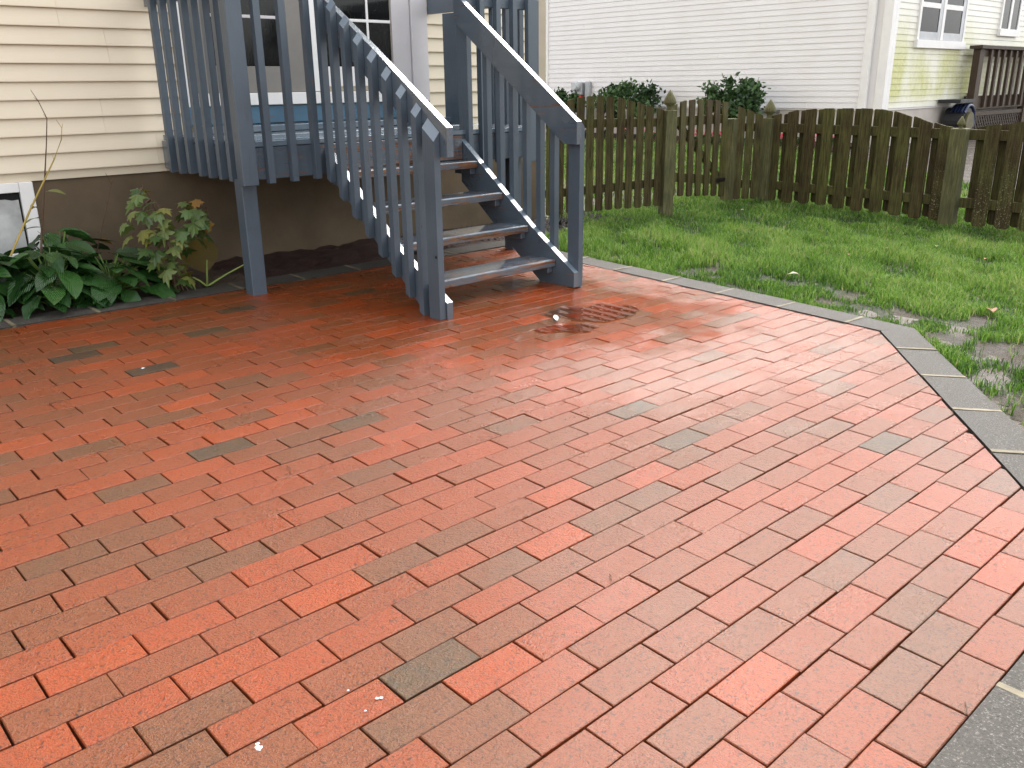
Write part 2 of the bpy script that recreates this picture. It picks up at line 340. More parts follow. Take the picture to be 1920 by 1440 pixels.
# ================================================================== SETTING
# ---- ground: one sheet to the horizon
def gz(a, b):
    a = np.asarray(a, float); b = np.asarray(b, float)
    near = TA * np.clip(a, -6, 9) + TB * np.clip(b, -2, 8) - .022
    far = np.clip((a - 9) / 4.5, 0, 1); return near * (1 - far) + .17 * far
gx = np.concatenate([[-400, -100, -30, -10], np.linspace(-5, 26, 125), [40, 120, 400]]); gy = np.concatenate([[-400, -100, -30, -8], np.linspace(-3, 22, 101), [40, 120, 400]])
GX, GY = np.meshgrid(gx, gy, indexing='ij'); GZ = gz(GX, GY) + np.where((GX > 4.7) & (GX < 8), rng.normal(0, .004, GX.shape), 0)
nx, ny = len(gx), len(gy); V = np.stack([GX, GY, GZ - np.where((GX > 4.8) & (GX < 9.1) & (GY > .6) & (GY < 5.6), .07, .012)], -1).reshape(-1, 3)
Fc = [(i * ny + j, (i + 1) * ny + j, (i + 1) * ny + j + 1, i * ny + j + 1) for i in range(nx - 1) for j in range(ny - 1)]
tag(mk('ground', V, Fc, M['mud'], smooth=True), kind='structure')

# ---- patio outline (inner edge of the border)
OUT = np.array([(-1.2, 4.78), (4.40, 4.78), (4.248, 1.855), (2.475, .437), (-1.2, .437)])
WID = .178
def offset_poly(P, w):
    out = []; n = len(P)
    for i in range(n):
        d0 = P[i] - P[i - 1]; d1 = P[(i + 1) % n] - P[i]; d0 /= np.linalg.norm(d0); d1 /= np.linalg.norm(d1)
        n0 = np.array([-d0[1], d0[0]]); n1 = np.array([-d1[1], d1[0]]); bis = n0 + n1; bis /= (1 + n0 @ n1); out.append(P[i] + bis * w)
    return np.array(out)
OUTO = offset_poly(OUT.copy(), WID)                    # clockwise outline: left normal points outwards
patio = mk('patio', [(x, y, zp(x, y) - .014) for x, y in OUT] , [(4, 3, 2, 1, 0)], M['joint']); tag(patio, kind='structure')
def clip_poly(poly, c):
    out = list(poly); n = len(c)
    for i in range(n):
        p, q = c[i], c[(i + 1) % n]; e = q - p; inp = out; out = []
        if not inp: return []
        def side(x): return -(e[0] * (x[1] - p[1]) - e[1] * (x[0] - p[0]))
        for k in range(len(inp)):
            s, t = inp[k - 1], inp[k]; ss, st = side(s), side(t)
            if (ss >= 0) != (st >= 0): out.append(s + (t - s) * (ss / (ss - st)))
            if st >= 0: out.append(t)
    return out
def slab(poly, h, ch, wob=0.):
    """closed slab: top outline inset by ch, its own sides; local z=0 is the top"""
    P = np.array(poly); c = P.mean(0); n = len(P)
    def inset(d):
        q = []
        for i in range(n):
            d0 = P[i] - P[i - 1]; d1 = P[(i + 1) % n] - P[i]; d0 = d0 / np.linalg.norm(d0); d1 = d1 / np.linalg.norm(d1)
            n0 = np.array([-d0[1], d0[0]]); n1 = np.array([-d1[1], d1[0]]); k = 1 + n0 @ n1
            q.append(P[i] + (n0 + n1) / max(k, .35) * d)
        return q
    T = inset(ch); V = [(x, y, random.uniform(-wob, wob)) for x, y in T] + [(x, y, -ch * .8) for x, y in P] + [(x, y, -h) for x, y in P]
    Fc = [tuple(range(n))] + [(n + i, n + (i + 1) % n, (i + 1) % n, i) for i in range(n)] + [(2 * n + i, 2 * n + (i + 1) % n, n + (i + 1) % n, n + i) for i in range(n)]
    return V, Fc
BA, BB = .2045, .2045 * .4876
def grid_phase(): return .03, .40
# individual bricks that stand out in the photograph: pixel -> tone
SPOT = {}
for t, L in {.02: [(645, 965), (290, 688), (1395, 1205), (150, 665)],
             .10: [(140, 1248), (385, 845), (775, 1268), (1255, 828), (385, 625), (190, 648), (1665, 830), (1210, 760)],
             .24: [(350, 1335), (60, 1395), (265, 1060), (915, 1068), (690, 1080), (785, 1215), (1565, 1085), (1130, 965), (1740, 785), (30, 680), (600, 650), (1480, 800), (1660, 935), (480, 620), (1300, 590), (1160, 1020)],
             .34: [(560, 1010), (225, 1125), (15, 1150), (830, 1120), (1125, 1015), (1290, 1380), (1530, 970), (1640, 1020), (700, 940), (470, 720), (320, 730), (240, 980), (1100, 700), (950, 740), (800, 800), (1420, 640), (1750, 1060), (1440, 1150)],
             .82: [(580, 1240), (465, 1225), (625, 1050), (565, 1050), (130, 1370), (160, 910), (430, 880), (870, 850), (270, 800), (640, 700), (60, 840), (330, 1180), (700, 860), (930, 905)],
             .93: [(585, 1112), (480, 800), (360, 760), (850, 640), (90, 1280)]}.items():
    for q in L: SPOT[q] = t
pu, pv = grid_phase()
def cell(a, b):
    r = math.floor(b / BB - pv); off = .5 * (r % 2) + rowshift(r); return r, math.floor(a / BA - pu - off)
def rowshift(r): return .09 * math.sin(r * 1.7) + .05 * math.sin(r * 4.1 + 1)
spot = {cell(*pg(*q)[:2]): t for q, t in SPOT.items()}
cells = []
for r in range(int(.3 / BB) - 1, int(4.9 / BB) + 1):
    b0 = (r + pv) * BB; off = .5 * (r % 2) + rowshift(r)
    for k in range(int(-1.5 / BA), int(4.6 / BA) + 2):
        a0 = (k + pu + off) * BA; g = .002
        j = [random.gauss(0, .0008) for _ in range(4)]
        q = [np.array(v) for v in ((a0 + g + j[0], b0 + g + j[2]), (a0 + BA - g + j[1], b0 + g + j[3]), (a0 + BA - g + j[1], b0 + BB - g + j[3]), (a0 + g + j[0], b0 + BB - g + j[2]))]
        c = clip_poly(q, offset_poly(OUT.copy(), -.004))
        if len(c) < 3: continue
        c = [p for i, p in enumerate(c) if np.linalg.norm(p - c[i - 1]) > .004]
        if len(c) < 3: continue
        A2 = abs(sum(c[i - 1][0] * c[i][1] - c[i][0] * c[i - 1][1] for i in range(len(c)))) / 2
        if A2 < .0006: continue
        full = A2 > .985 * (BA - 2 * g) * (BB - 2 * g)
        ctr = np.mean(q, 0) if full else np.mean(c, 0)
        t = spot.get((r, k))
        if t is None:
            u = random.random(); t = random.uniform(.06, .16) if u < .018 else random.uniform(.2, .34) if u < .17 else random.uniform(.36, .74) if u < .88 else random.uniform(.72, .92)
        cells.append(dict(c=c, ctr=ctr, t=t, full=full))
tilt = Vector((0, 0, 1)).rotation_difference(Vector((-TA, -TB, 1)).normalized()).to_matrix().to_4x4()
BR = []
for i in range(10):
    g = .002; e = [random.gauss(0, .0005) for _ in range(8)]; hx, hy = BA / 2 - g, BB / 2 - g
    V, Fc = slab([(-hx + e[0], -hy + e[1]), (hx + e[2], -hy + e[3]), (hx + e[4], hy + e[5]), (-hx + e[6], hy + e[7])], .035, random.uniform(.0013, .0024), .0005)
    me = mesh(V, Fc, 'brick'); me.materials.append(M['brick']); BR.append(me)
for c in cells:
    s = pr((c['ctr'][0], c['ctr'][1], zp(*c['ctr']))); c['d'] = s[2]; c['vis'] = -40 < s[0] < 1960 and 400 < s[1] < 1490 and s[2] > 0
near = sorted([c for c in cells if c['vis']], key=lambda c: c['d'])[:300]; nearid = {id(c) for c in near}
jm = MB(); tones = []
for c in cells:
    dz = random.gauss(0, .0008); rx, ry = random.gauss(0, .005), random.gauss(0, .004); x, y = c['ctr']; z = zp(x, y) + dz
    if id(c) in nearid:
        if c['full']: me = random.choice(BR)
        else:
            V, Fc = slab([p - c['ctr'] for p in c['c']], .035, .0025); me = mesh(V, Fc, 'brick'); me.materials.append(M['brick'])
        o = link('brick', me); o.parent = patio
        o.matrix_world = Matrix.Translation((x, y, z)) @ tilt @ Matrix.Rotation(rx, 4, 'X') @ Matrix.Rotation(ry, 4, 'Y'); o.color = (c['t'], random.random(), 0, 1)
    else:
        V, Fc = slab([p - c['ctr'] for p in c['c']], .035, .0012)
        V = [(x + v[0], y + v[1], zp(x + v[0], y + v[1]) + dz + v[2] + rx * v[1] - ry * v[0]) for v in V]; jm.add(V, Fc); tones += [c['t']] * len(V)
jb = jm.build('far_bricks', M['brick_joined'], patio); jb['kind'] = 'stuff'
at = jb.data.attributes.new('tone', 'FLOAT', 'POINT'); at.data.foreach_set('value', np.array(tones, np.float32))

# ---- paver border
border = mk('paver_border', [(x, y, zp(x, y) - .02) for x, y in OUT] + [(x, y, zp(x, y) - .02) for x, y in OUTO], [(i, 5 + i, 5 + (i + 1) % 5, (i + 1) % 5) for i in range(4)], M['mortar']); tag(border, kind='structure')
mo = MB()
def put_slab(mbname, poly, dz, h, ch, m, parent, wob=.001):
    c = np.mean(poly, 0); V, Fc = slab([np.array(p) - c for p in poly], h, ch, wob)
    return mk(mbname, [(c[0] + v[0], c[1] + v[1], zp(c[0] + v[0], c[1] + v[1]) + dz + v[2]) for v in V], Fc, m, parent)
for i, (s0, per) in enumerate(((.02, .408), (.06, .412), (.10, .405), (.08, .41))):
    p0, p1, q0, q1 = OUT[i], OUT[i + 1], OUTO[i], OUTO[i + 1]; L = np.linalg.norm(p1 - p0); d = (p1 - p0) / L; nrm = np.array([-d[1], d[0]])
    cuts = [0.] + [x for x in np.arange(s0 + per * .5, L - .12, per)] + [L]
    for k in range(len(cuts) - 1):
        a0 = cuts[k] + (.008 if k else .003); a1 = cuts[k + 1] - (.008 if k < len(cuts) - 2 else .003)
        i0 = p0 + d * a0 + nrm * .006; i1 = p0 + d * a1 + nrm * .006
        o0 = q0 + (q1 - q0) / np.linalg.norm(q1 - q0) * .003 if k == 0 else p0 + d * a0 + nrm * WID
        o1 = q1 - (q1 - q0) / np.linalg.norm(q1 - q0) * .003 if k == len(cuts) - 2 else p0 + d * a1 + nrm * WID
        put_slab('paver', [i0, i1, o1, o0][::-1], .004 + random.gauss(0, .0015), .05, .004, M['paver'], border)
        if k:
            c0 = cuts[k]; m0 = [p0 + d * (c0 - .0075) + nrm * .004, p0 + d * (c0 + .0075) + nrm * .004, p0 + d * (c0 + .0075) + nrm * (WID - .002), p0 + d * (c0 - .0075) + nrm * (WID - .002)][::-1]
            put_slab('mortar_joint', m0, .0065, .03, .003, M['mortar'], border)

# ---- planting bed along the foundation and the reddish soil under the deck
def sheet(name, x0, x1, y0, y1, dz, m, res=.08, amp=.012):
    xs = np.arange(x0, x1 + res, res); ys = np.arange(y0, y1 + res, res); A_, B_ = np.meshgrid(xs, ys, indexing='ij')
    Z = TA * A_ + TB * B_ + dz + rng.normal(0, amp, A_.shape); V = np.stack([A_, B_, Z], -1).reshape(-1, 3); n_ = len(ys)
    return tag(mk(name, V, [(i * n_ + j, (i + 1) * n_ + j, (i + 1) * n_ + j + 1, i * n_ + j + 1) for i in range(len(xs) - 1) for j in range(n_ - 1)], m, smooth=True), kind='structure')
sheet('garden_bed', -1.2, 2.44, 4.97, 5.72, -.015, M['bedsoil']); sheet('soil_under_deck', 2.46, 4.62, 4.965, 5.72, -.012, M['redsoil'])
gm = MB()
for _ in range(900):
    x, y = random.uniform(4.2, 6.2), random.uniform(5.05, 5.68)
    if y < 5.0 + (.0 if x > 4.55 else .1): continue
    r = random.uniform(.006, .016); z = zp(x, y) - .008
    gm.add([(x - r, y - r * .6, z), (x + r, y - r * .5, z), (x + r * .8, y + r, z), (x - r * .7, y + r, z), (x, y, z + r * 1.1)], [(0, 1, 4), (1, 2, 4), (2, 3, 4), (3, 0, 4)])
tag(gm.build('gravel', M['paver']), 'pale gravel scattered along the house foundation behind the stairs', 'gravel', kind='stuff')

# ---- puddle at the foot of the stairs
def puddle(name, c, rx, ry, rot, thr, seed, label):
    n_ = 46; V = []; Fc = []; idx = {}; rs = np.random.default_rng(seed); ph = rs.uniform(0, 6.28, 12); am = rs.uniform(.3, 1, 12); kx = rs.uniform(-9, 9, 12); ky = rs.uniform(-9, 9, 12)
    def fld(u, v): return 1 - (u * u + v * v) + .16 * sum(am[i] * math.sin(kx[i] * u + ky[i] * v + ph[i]) for i in range(12)) / 1.6
    cr, sr = math.cos(rot), math.sin(rot)
    def vid(i, j):
        if (i, j) not in idx:
            u = (i / n_ * 2 - 1) * 1.25; v = (j / n_ * 2 - 1) * 1.25; x = c[0] + rx * u * cr - ry * v * sr; y = c[1] + rx * u * sr + ry * v * cr
            idx[i, j] = len(V); V.append((x, y, zp(x, y) + .0026))
        return idx[i, j]
    for i in range(n_):
        for j in range(n_):
            if fld(((i + .5) / n_ * 2 - 1) * 1.25, ((j + .5) / n_ * 2 - 1) * 1.25) > thr: Fc.append((vid(i, j), vid(i + 1, j), vid(i + 1, j + 1), vid(i, j + 1)))
    return tag(mk(name, V, Fc, M['water'], smooth=True), kind='structure')
puddle('puddle', (3.44, 3.06), .30, .20, -.35, .30, 3, ''); puddle('puddle', (3.12, 2.93), .20, .10, -.5, .35, 5, ''); puddle('puddle', (3.95, 5.10), .35, .10, 0, .25, 9, '')

# ================================================================== OUR HOUSE
WB = 5.694; Z0 = .7525; DZ = .0987
house = thing('house', (2, 6, 0), 'cream vinyl sided house with a glass door onto the blue grey deck', 'house')
box('wall', (-3.5, WB + .012, .70), (5.69, 13, 5.5), M['cream'], house, .002)
box('foundation', (-3.5, WB + .03, -.3), (5.66, 12.9, .70), M['foundation'], house, .002)
mk('roof', *prism([(WB - .45, 5.5), (WB - .45, 5.62), (9.4, 7.6), (13.4, 5.62), (13.4, 5.5)], 0, -3.9, 6.05), M['roof'], house)
DOORL, DOORR, DTOP = 2.45, 4.43, 3.05
seams = {0: pb(297, 300, WB)[0], 1: pb(293, 265, WB)[0], 2: pb(196, 240, WB)[0], 3: pb(190, 205, WB)[0], 6: pb(203, 105, WB)[0], 7: pb(196, 72, WB)[0], 8: pb(108, 35, WB)[0], 9: pb(103, 5, WB)[0]}
def course(name, a0, a1, z0, z1, b, m, parent, out=.013, axis=0, lip=.004):
    poly = [(b, z1 + .012), (b - .0015, z1 + .012), (b - out, z0 + .006), (b - out, z0), (b, z0)]
    if axis == 0: return mk(name, *prism(poly, 0, a0, a1), m, parent)
for j in range(int((5.5 - Z0) / DZ)):
    z0 = Z0 + j * DZ; z1 = z0 + DZ; runs = [(-3.45, 5.605)] if z0 > DTOP + .1 else [(-3.45, DOORL - .004), (DOORR + .004, 5.605)]
    for a0, a1 in runs:
        cut = [a0, a1]
        if a0 < 0:
            s = seams.get(j, random.uniform(-2, 1.1)); cut = [a0, s, a1]
        for k in range(len(cut) - 1): course('siding_board', cut[k] + (.0012 if k else 0), cut[k + 1], z0, z1, WB + .011, M['cream'], house, .024 if k == 0 else .022)
mk('corner_board', *cbox((5.61, WB - .016, .72), (5.715, WB + .09, 5.5), .004), M['trim_tan'], house)
# door: grey left leaf, white right leaf
door = box('door', (2.565, WB + .02, 1.085), (4.11, WB + .05, DTOP), M['dark_room'], house)
for nm, c0, c1, mm in (('casing', (DOORL, WB - .02, 1.085), (2.562, WB + .03, DTOP), 'trim_white'), ('casing', (4.112, WB - .012, 1.085), (4.275, WB + .03, DTOP), 'trim_mauve'), ('casing', (4.279, WB - .026, 1.085), (DOORR, WB + .03, DTOP), 'trim_mauve'),
                       ('casing', (DOORL, WB - .022, DTOP + .002), (DOORR, WB + .03, DTOP + .12), 'trim_white'), ('mullion', (3.37, WB - .03, 1.17), (3.468, WB + .03, DTOP), 'trim_white'),
                       ('sill', (2.562, WB - .05, 1.088), (4.11, WB + .03, 1.165), 'trim_white')):
    box(nm, c0, c1, M[mm], door)
lf = dict(stile=[((2.565, 1.167), (2.66, DTOP)), ((3.236, 1.167), (3.366, DTOP))], rail=[((2.662, 1.167), (3.234, 1.332))])
for nm, L in lf.items():
    for (x0, z0), (x1, z1) in L: box(nm, (x0, WB - .018, z0), (x1, WB + .018, z1), M['door_grey'], door)
box('pane', (2.662, WB - .002, 1.334), (3.234, WB + .012, DTOP - .002), M['glass_dark'], door, .001)
box('muntin', (2.663, WB - .012, 1.628), (3.233, WB - .003, 1.648), M['trim_mauve'], door)
box('pane', (3.50, WB - .002, 1.334), (4.10, WB + .012, DTOP - .002), M['glass_dark'], door, .001)
box('rail', (3.49, WB - .018, 1.20), (4.108, WB + .018, 1.332), M['trim_white'], door); box('stile', (3.47, WB - .018, 1.20), (3.488, WB + .018, DTOP), M['trim_white'], door)
box('threshold', (3.47, WB - .035, 1.167), (4.108, WB + .018, 1.198), M['trim_tan'], door)
box('muntin', (3.502, WB - .012, 1.632), (4.098, WB - .003, 1.652), M['trim_white'], door); box('muntin', (3.888, WB - .0135, 1.336), (3.906, WB - .0025, DTOP - .01), M['trim_white'], door)
# basement window with a pale curtain
bw_ = box('basement_window', (.55, WB + .012, .29), (1.43, WB + .04, .68), M['dark_room'], house)
for c0, c1 in (((1.432, WB - .012, .26), (1.505, WB + .045, .70)), ((.5, WB - .012, .26), (.548, WB + .045, .70)), ((.55, WB - .010, .645), (1.43, WB + .045, .70)), ((.55, WB - .010, .26), (1.43, WB + .045, .30))): box('frame', c0, c1, M['trim_white'], bw_)
cv = []; cf = []
for i in range(25):
    for k in range(2): cv.append((.56 + .86 * i / 24, WB + .004 + .005 * math.sin(i * 1.9) , (.305, .632 - .03 * (i / 24) ** 2 + .004 * math.sin(i * 2.1))[k]))
cf = [(2 * i, 2 * i + 2, 2 * i + 3, 2 * i + 1) for i in range(24)]
mk('curtain', cv, cf, M['curtain'], bw_, True)

# ================================================================== DECK AND STAIRS
deck = thing('wooden_deck', (3.3, 5.0, .07), 'blue grey painted wooden deck with a flight of four open steps and worn treads', 'deck')
DT = .925; AL, AR = 2.31, 4.47; BF = 4.53
for i in range(8):
    b0 = BF - .004 + i * .1415; box('floor_board', (AL - .02, b0, DT - .032 + random.uniform(-.001, .001)), (AR, b0 + .1375, DT + random.uniform(-.0015, .0015)), M['floor'], deck)
box('step_plank', (2.5, 5.42, DT + .002), (4.44, WB - .03, DT + .042), M['floor'], deck); box('kick_board', (2.46, WB - .028, DT + .045), (4.425, WB - .008, 1.083), M['kick'], deck)
box('fascia', (2.27, BF, .72), (AR + .01, BF + .038, DT - .034), M['deck_a'], deck); box('fascia', (2.29, BF + .04, .72), (2.328, WB - .01, DT - .034), M['deck_b'], deck); box('fascia', (AR - .028, BF + .04, .72), (AR + .01, WB - .01, DT - .034), M['deck_b'], deck)
for x in (2.75, 3.15, 3.55, 3.95): box('joist', (x, BF + .04, .735), (x + .038, WB - .01, DT - .034), M['deck_b'], deck)
def legpost(x0, y0, s=.089, top=.72): box('post', (x0, y0, zp(x0, y0) - .012), (x0 + s, y0 + s, top), M['deck_v'], deck, .004)
legpost(2.262, 4.60); legpost(4.335, 4.645, top=.72)
box('corner_post', (2.222, 4.49, .695), (2.312, BF - .001, 1.80), M['deck_v'], deck); box('corner_post', (4.352, 4.49, .69), (4.452, BF - .001, 1.728), M['deck_v'], deck)
def baluster(x, y, z0, z1, dx=.038, dy=.038, top=None, bot=None):
    """square baluster; top and bottom may be cut on a slope: functions of (x, y)"""
    V = []
    for k in (0, 1):
        for sx, sy in ((-1, -1), (1, -1), (1, 1), (-1, 1)):
            px, py = x + sx * dx / 2, y + sy * dy / 2; z = (z0, z1)[k]
            if k and top: z = top(px, py)
            if not k and bot: z = bot(px, py)
            V.append((px, py, z))
    return sheen_top(mk('baluster', V, [(3, 2, 1, 0), (4, 5, 6, 7), (0, 1, 5, 4), (1, 2, 6, 5), (2, 3, 7, 6), (3, 0, 4, 7)], M['deck_v'], deck))
for b_ in (5.505, 5.367, 5.23, 5.085, 4.96, 4.825, 4.70, 4.60): baluster(2.27, b_, .715 + random.uniform(-.008, .008), 1.78)
for a_ in (2.395, 2.54, 2.688): baluster(a_, 4.51, .705 + random.uniform(-.006, .006), 1.78)
for a_ in (3.95, 4.09, 4.235): baluster(a_, 4.51, .70 + random.uniform(-.006, .006), 1.72)
for b_ in (4.72, 4.86, 5.0, 5.14, 5.28): baluster(4.492, b_, .70, 1.72)
box('rail', (2.33, BF, 1.665), (2.755, BF + .038, 1.80), M['deck_a'], deck); box('rail', (3.86, BF, 1.664), (4.47, BF + .038, 1.80), M['deck_a'], deck)
box('rail', (2.291, BF + .04, 1.665), (2.329, WB - .02, 1.80), M['deck_b'], deck); box('rail', (4.434, BF + .04, 1.705), (4.472, WB - .02, 1.84), M['deck_b'], deck)
box('wall_post', (4.43, 5.30, .89), (4.468, 5.49, 1.70), M['deck_v'], deck); box('stair_post', (3.815, 4.492, .70), (3.853, 4.59, 1.76), M['deck_v'], deck)
# stairs
def stringer(a0, a1, front, left=False):
    g = zp(3.3, 3.5) + .002; poly = [(front, g), (front, .134), (3.875, .372), (4.361, .742), (BF - .002, .868), (BF - .002, .60), (4.225, .361), (3.984, .18), (3.80, g)]
    if left: poly[5:] = [(BF - .002, .735), (4.30, .565), (3.984, .312), (3.70, .088), (3.67, g)]
    return sheen_top(mk('stringer', *prism(poly, 0, a0, a1), M['deck_b'], deck))
stringer(3.772, 3.81, 3.513); stringer(2.762, 2.80, 3.462, True)
for k in range(4):
    n_, z = 3.662 + .232 * k, .198 + .1805 * k
    t = box('tread', (2.802, n_ + .012, z - .044), (3.77, n_ + .21, z), M['tread'], deck, .006); box('nosing', (2.803, n_, z - .0435), (3.769, n_ + .0115, z - .002), M['tread_nose'], t, .004)
    for a0, a1 in ((2.8015, 2.84), (3.732, 3.7705)): box('cleat', (a0, n_ + .03, z - .085), (a1, n_ + .19, z - .0455), M['deck_b'], t)
box('riser', (2.802, 4.508, .742), (3.77, 4.5285, .89), M['tread_nose'], deck)
sheen_top(mk('handrail', *prism([(3.417, .867), (3.417, 1.006), (4.014, 1.392), (4.422, 1.642), (4.528, 1.705), (4.528, 1.545), (4.078, 1.25), (3.49, .867)], 0, 2.762, 2.80), M['deck_b'], deck))
sheen_top(mk('handrail', *prism([(3.503, .872), (3.503, .997), (4.331, 1.582), (4.56, 1.745), (4.56, 1.578), (3.961, 1.136), (3.605, .872)], 0, 3.772, 3.81), M['deck_b'], deck))
def newel(x0, x1, y0, y1, top): 
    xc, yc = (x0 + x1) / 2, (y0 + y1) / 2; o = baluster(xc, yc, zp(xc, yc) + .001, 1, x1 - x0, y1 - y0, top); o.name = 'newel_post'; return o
TL = lambda x, y: .940 + .745 * (y - 3.473) + 1.15 * (x - 2.722); TLR = lambda x, y: .965 + .735 * (y - 3.515) - 1.15 * (x - 3.85)
nl = newel(2.722, 2.76, 3.473, 3.560, TL); newel(3.812, 3.85, 3.515, 3.603, TLR)
mk('bolt_hole', *tube([(2.7216, 3.487, .375), (2.7206, 3.487, .375)], .008, 12), M['black'], nl)
for k in range(8):
    b_ = 3.627 + .1172 * k; bz = max(zp(2.7, b_) + .004, .045 + .79 * (b_ - 3.63))
    tl = lambda x, y, b_=b_: 1.085 + .742 * (y - 3.627) + 1.15 * (x - 2.741)
    if b_ < 4.45: baluster(2.741, b_, 0, 0, top=tl, bot=lambda x, y, bz=bz, b_=b_: bz + .5 * (y - b_))
    br_ = 3.735 + .118 * k; rz = max(zp(3.83, br_) + .004, .10 + .76 * (br_ - 3.66))
    if br_ < 4.44: baluster(3.831, br_, 0, 0, top=lambda x, y: .955 + .72 * (y - 3.603) - 1.1 * (x - 3.831) , bot=lambda x, y, rz=rz: rz)

# ================================================================== LAWN
PATCH = [(4.75, 3.39, .10, .14), (4.93, 3.35, .12, .10), (4.95, 2.38, .16, .12), (4.70, 2.36, .12, .12), (4.79, 1.96, .10, .16), (4.47, 1.60, .22, .12), (4.37, 1.36, .26, .12), (4.33, 1.22, .2, .1), (4.86, 1.62, .22, .09), (3.93, 1.24, .25, .10), (3.72, 1.08, .22, .09), (4.80, 4.2, .14, .07), (4.74, 4.0, .10, .07), (3.55, .93, .3, .1), (4.62, 2.9, .05, .2), (5.05, 1.2, .3, .1)]
def barefield(X, Y):
    m_ = np.zeros_like(X)
    for x, y, rx, ry in PATCH: m_ = np.maximum(m_, 1.25 - ((X - x) / rx) ** 2 - ((Y - y) / ry) ** 2)
    return m_
def inside(P, poly):
    r = np.zeros(len(P), bool); n = len(poly)
    for i in range(n):
        x0, y0 = poly[i - 1]; x1, y1 = poly[i]; c = ((y0 > P[:, 1]) != (y1 > P[:, 1])) & (P[:, 0] < (x1 - x0) * (P[:, 1] - y0) / (y1 - y0 + 1e-12) + x0); r ^= c
    return r
_k = rng.uniform(-1, 1, (24, 2)); _k /= np.linalg.norm(_k, axis=1)[:, None]; _f = np.concatenate([rng.uniform(1.5, 4, 8), rng.uniform(6, 14, 8), rng.uniform(18, 40, 8)]); _p = rng.uniform(0, 6.28, 24)
def field(P, lo=0, hi=24):
    s = np.zeros(len(P))
    for i in range(lo, hi): s += np.sin((P @ _k[i]) * _f[i] + _p[i])
    return s / math.sqrt((hi - lo) / 2)
def grass(name, P, hgt, wid, label, tone_shift=0., cat='grass'):
    n_ = len(P); z = gz(P[:, 0], P[:, 1]) - .016; ang = rng.uniform(0, 6.283, n_); h = hgt * rng.uniform(.55, 1.25, n_) ; lean = rng.uniform(.15, .85, n_)
    ca, sa = np.cos(ang), np.sin(ang); w = wid * rng.uniform(.6, 1.2, n_); fx = rng.uniform(0, 6.283, n_); cf_, sf = np.cos(fx), np.sin(fx)
    base = np.stack([P[:, 0], P[:, 1], z], 1); side = np.stack([cf_, sf, np.zeros(n_)], 1) * w[:, None] / 2; ld = np.stack([ca, sa, np.zeros(n_)], 1)
    up = np.array([0, 0, 1.]); mid = base + up * (h * .58)[:, None] + ld * (h * lean * .22)[:, None]; tip = base + up * (h * (1 - .32 * lean))[:, None] + ld * (h * lean * .75)[:, None]
    V = np.stack([base - side, base + side, mid + side * .85, mid - side * .85, tip], 1).reshape(-1, 3).astype(np.float32)
    i0 = np.arange(n_)[:, None] * 5; quads = np.concatenate([i0, i0 + 1, i0 + 2, i0 + 3, i0 + 3, i0 + 2, i0 + 4], 1).ravel().astype(np.int32)
    me = bpy.data.meshes.new(name); me.vertices.add(len(V)); me.vertices.foreach_set('co', V.ravel()); me.loops.add(len(quads)); me.loops.foreach_set('vertex_index', quads)
    me.polygons.add(2 * n_); st = np.stack([np.arange(n_) * 7, np.arange(n_) * 7 + 4], 1).ravel().astype(np.int32); me.polygons.foreach_set('loop_start', st); me.update(calc_edges=True); me.validate()
    t = np.clip(.45 + .11 * field(P, 0, 16) + rng.normal(0, .21, n_) + .05 + tone_shift, 0, .93); t = np.where(rng.random(n_) < .02, 1., t)
    a_ = me.attributes.new('tone', 'FLOAT', 'POINT'); a_.data.foreach_set('value', np.repeat(t, 5).astype(np.float32))
    return tag(link(name, me, M['grass']), label, cat, kind='stuff')
lx = np.arange(3.0, 9.4, .045); ly = np.arange(.15, 5.72, .045); LX, LY = np.meshgrid(lx, ly, indexing='ij')
q_ = np.stack([LX.ravel(), LY.ravel()], 1); mud_ = np.clip(barefield(q_[:, 0], q_[:, 1]) + .4 * field(q_, 8, 24) - .15, 0, 1)
keep = inside(q_, [(5.69, 5.8), (5.69, 4.95), (4.60, 4.80), (OUTO[2][0] + .03, OUTO[2][1] + .02), (OUTO[3][0] + .09, OUTO[3][1] - .02), (9.5, .1), (9.5, 5.8)]).reshape(LX.shape)
zz0 = gz(LX, LY) - .004 + (.008 * field(q_, 8, 18) - .012 * mud_).reshape(LX.shape) * .6
nl_ = len(ly); fc_ = [(i * nl_ + j, (i + 1) * nl_ + j, (i + 1) * nl_ + j + 1, i * nl_ + j + 1) for i in range(len(lx) - 1) for j in range(nl_ - 1) if keep[i, j] and keep[i + 1, j] and keep[i, j + 1] and keep[i + 1, j + 1]]
lawn = mk('lawn', np.stack([LX, LY, zz0], -1).reshape(-1, 3), fc_, None, smooth=True); tag(lawn, kind='structure')
am_ = lawn.data.attributes.new('mud', 'FLOAT', 'POINT'); am_.data.foreach_set('value', mud_.astype(np.float32))
m, n, l, b = mat('lawn_soil'); P = world_pos(n); f_ = noise(n, l, P, 70, 5, .7); a_ = noise(n, l, P, 6, 6, .65); mu = N(n, 'ShaderNodeAttribute', attribute_name='mud').outputs['Fac']
mc = mixc(n, l, mrange(n, l, a_, .3, .7, 0, 1), (.030, .021, .014), (.075, .054, .037)); mc = mixc(n, l, mrange(n, l, f_, .5, .75, 0, .5), mc, (.11, .083, .06)); th_ = mixc(n, l, mrange(n, l, f_, .35, .65, 0, 1), (.012, .016, .005), (.045, .052, .018))
l.new(mixc(n, l, mu, th_, mc), b.inputs['Base Color']); l.new(mrange(n, l, a_, .3, .7, .5, .9), b.inputs['Roughness']); b.inputs['Specular IOR Level'].default_value = .3; bump(n, l, b, mth(n, l, 'ADD', f_, mth(n, l, 'MULTIPLY', a_, 2.)), .8, .02); lawn.data.materials.append(m)
LN = 260000
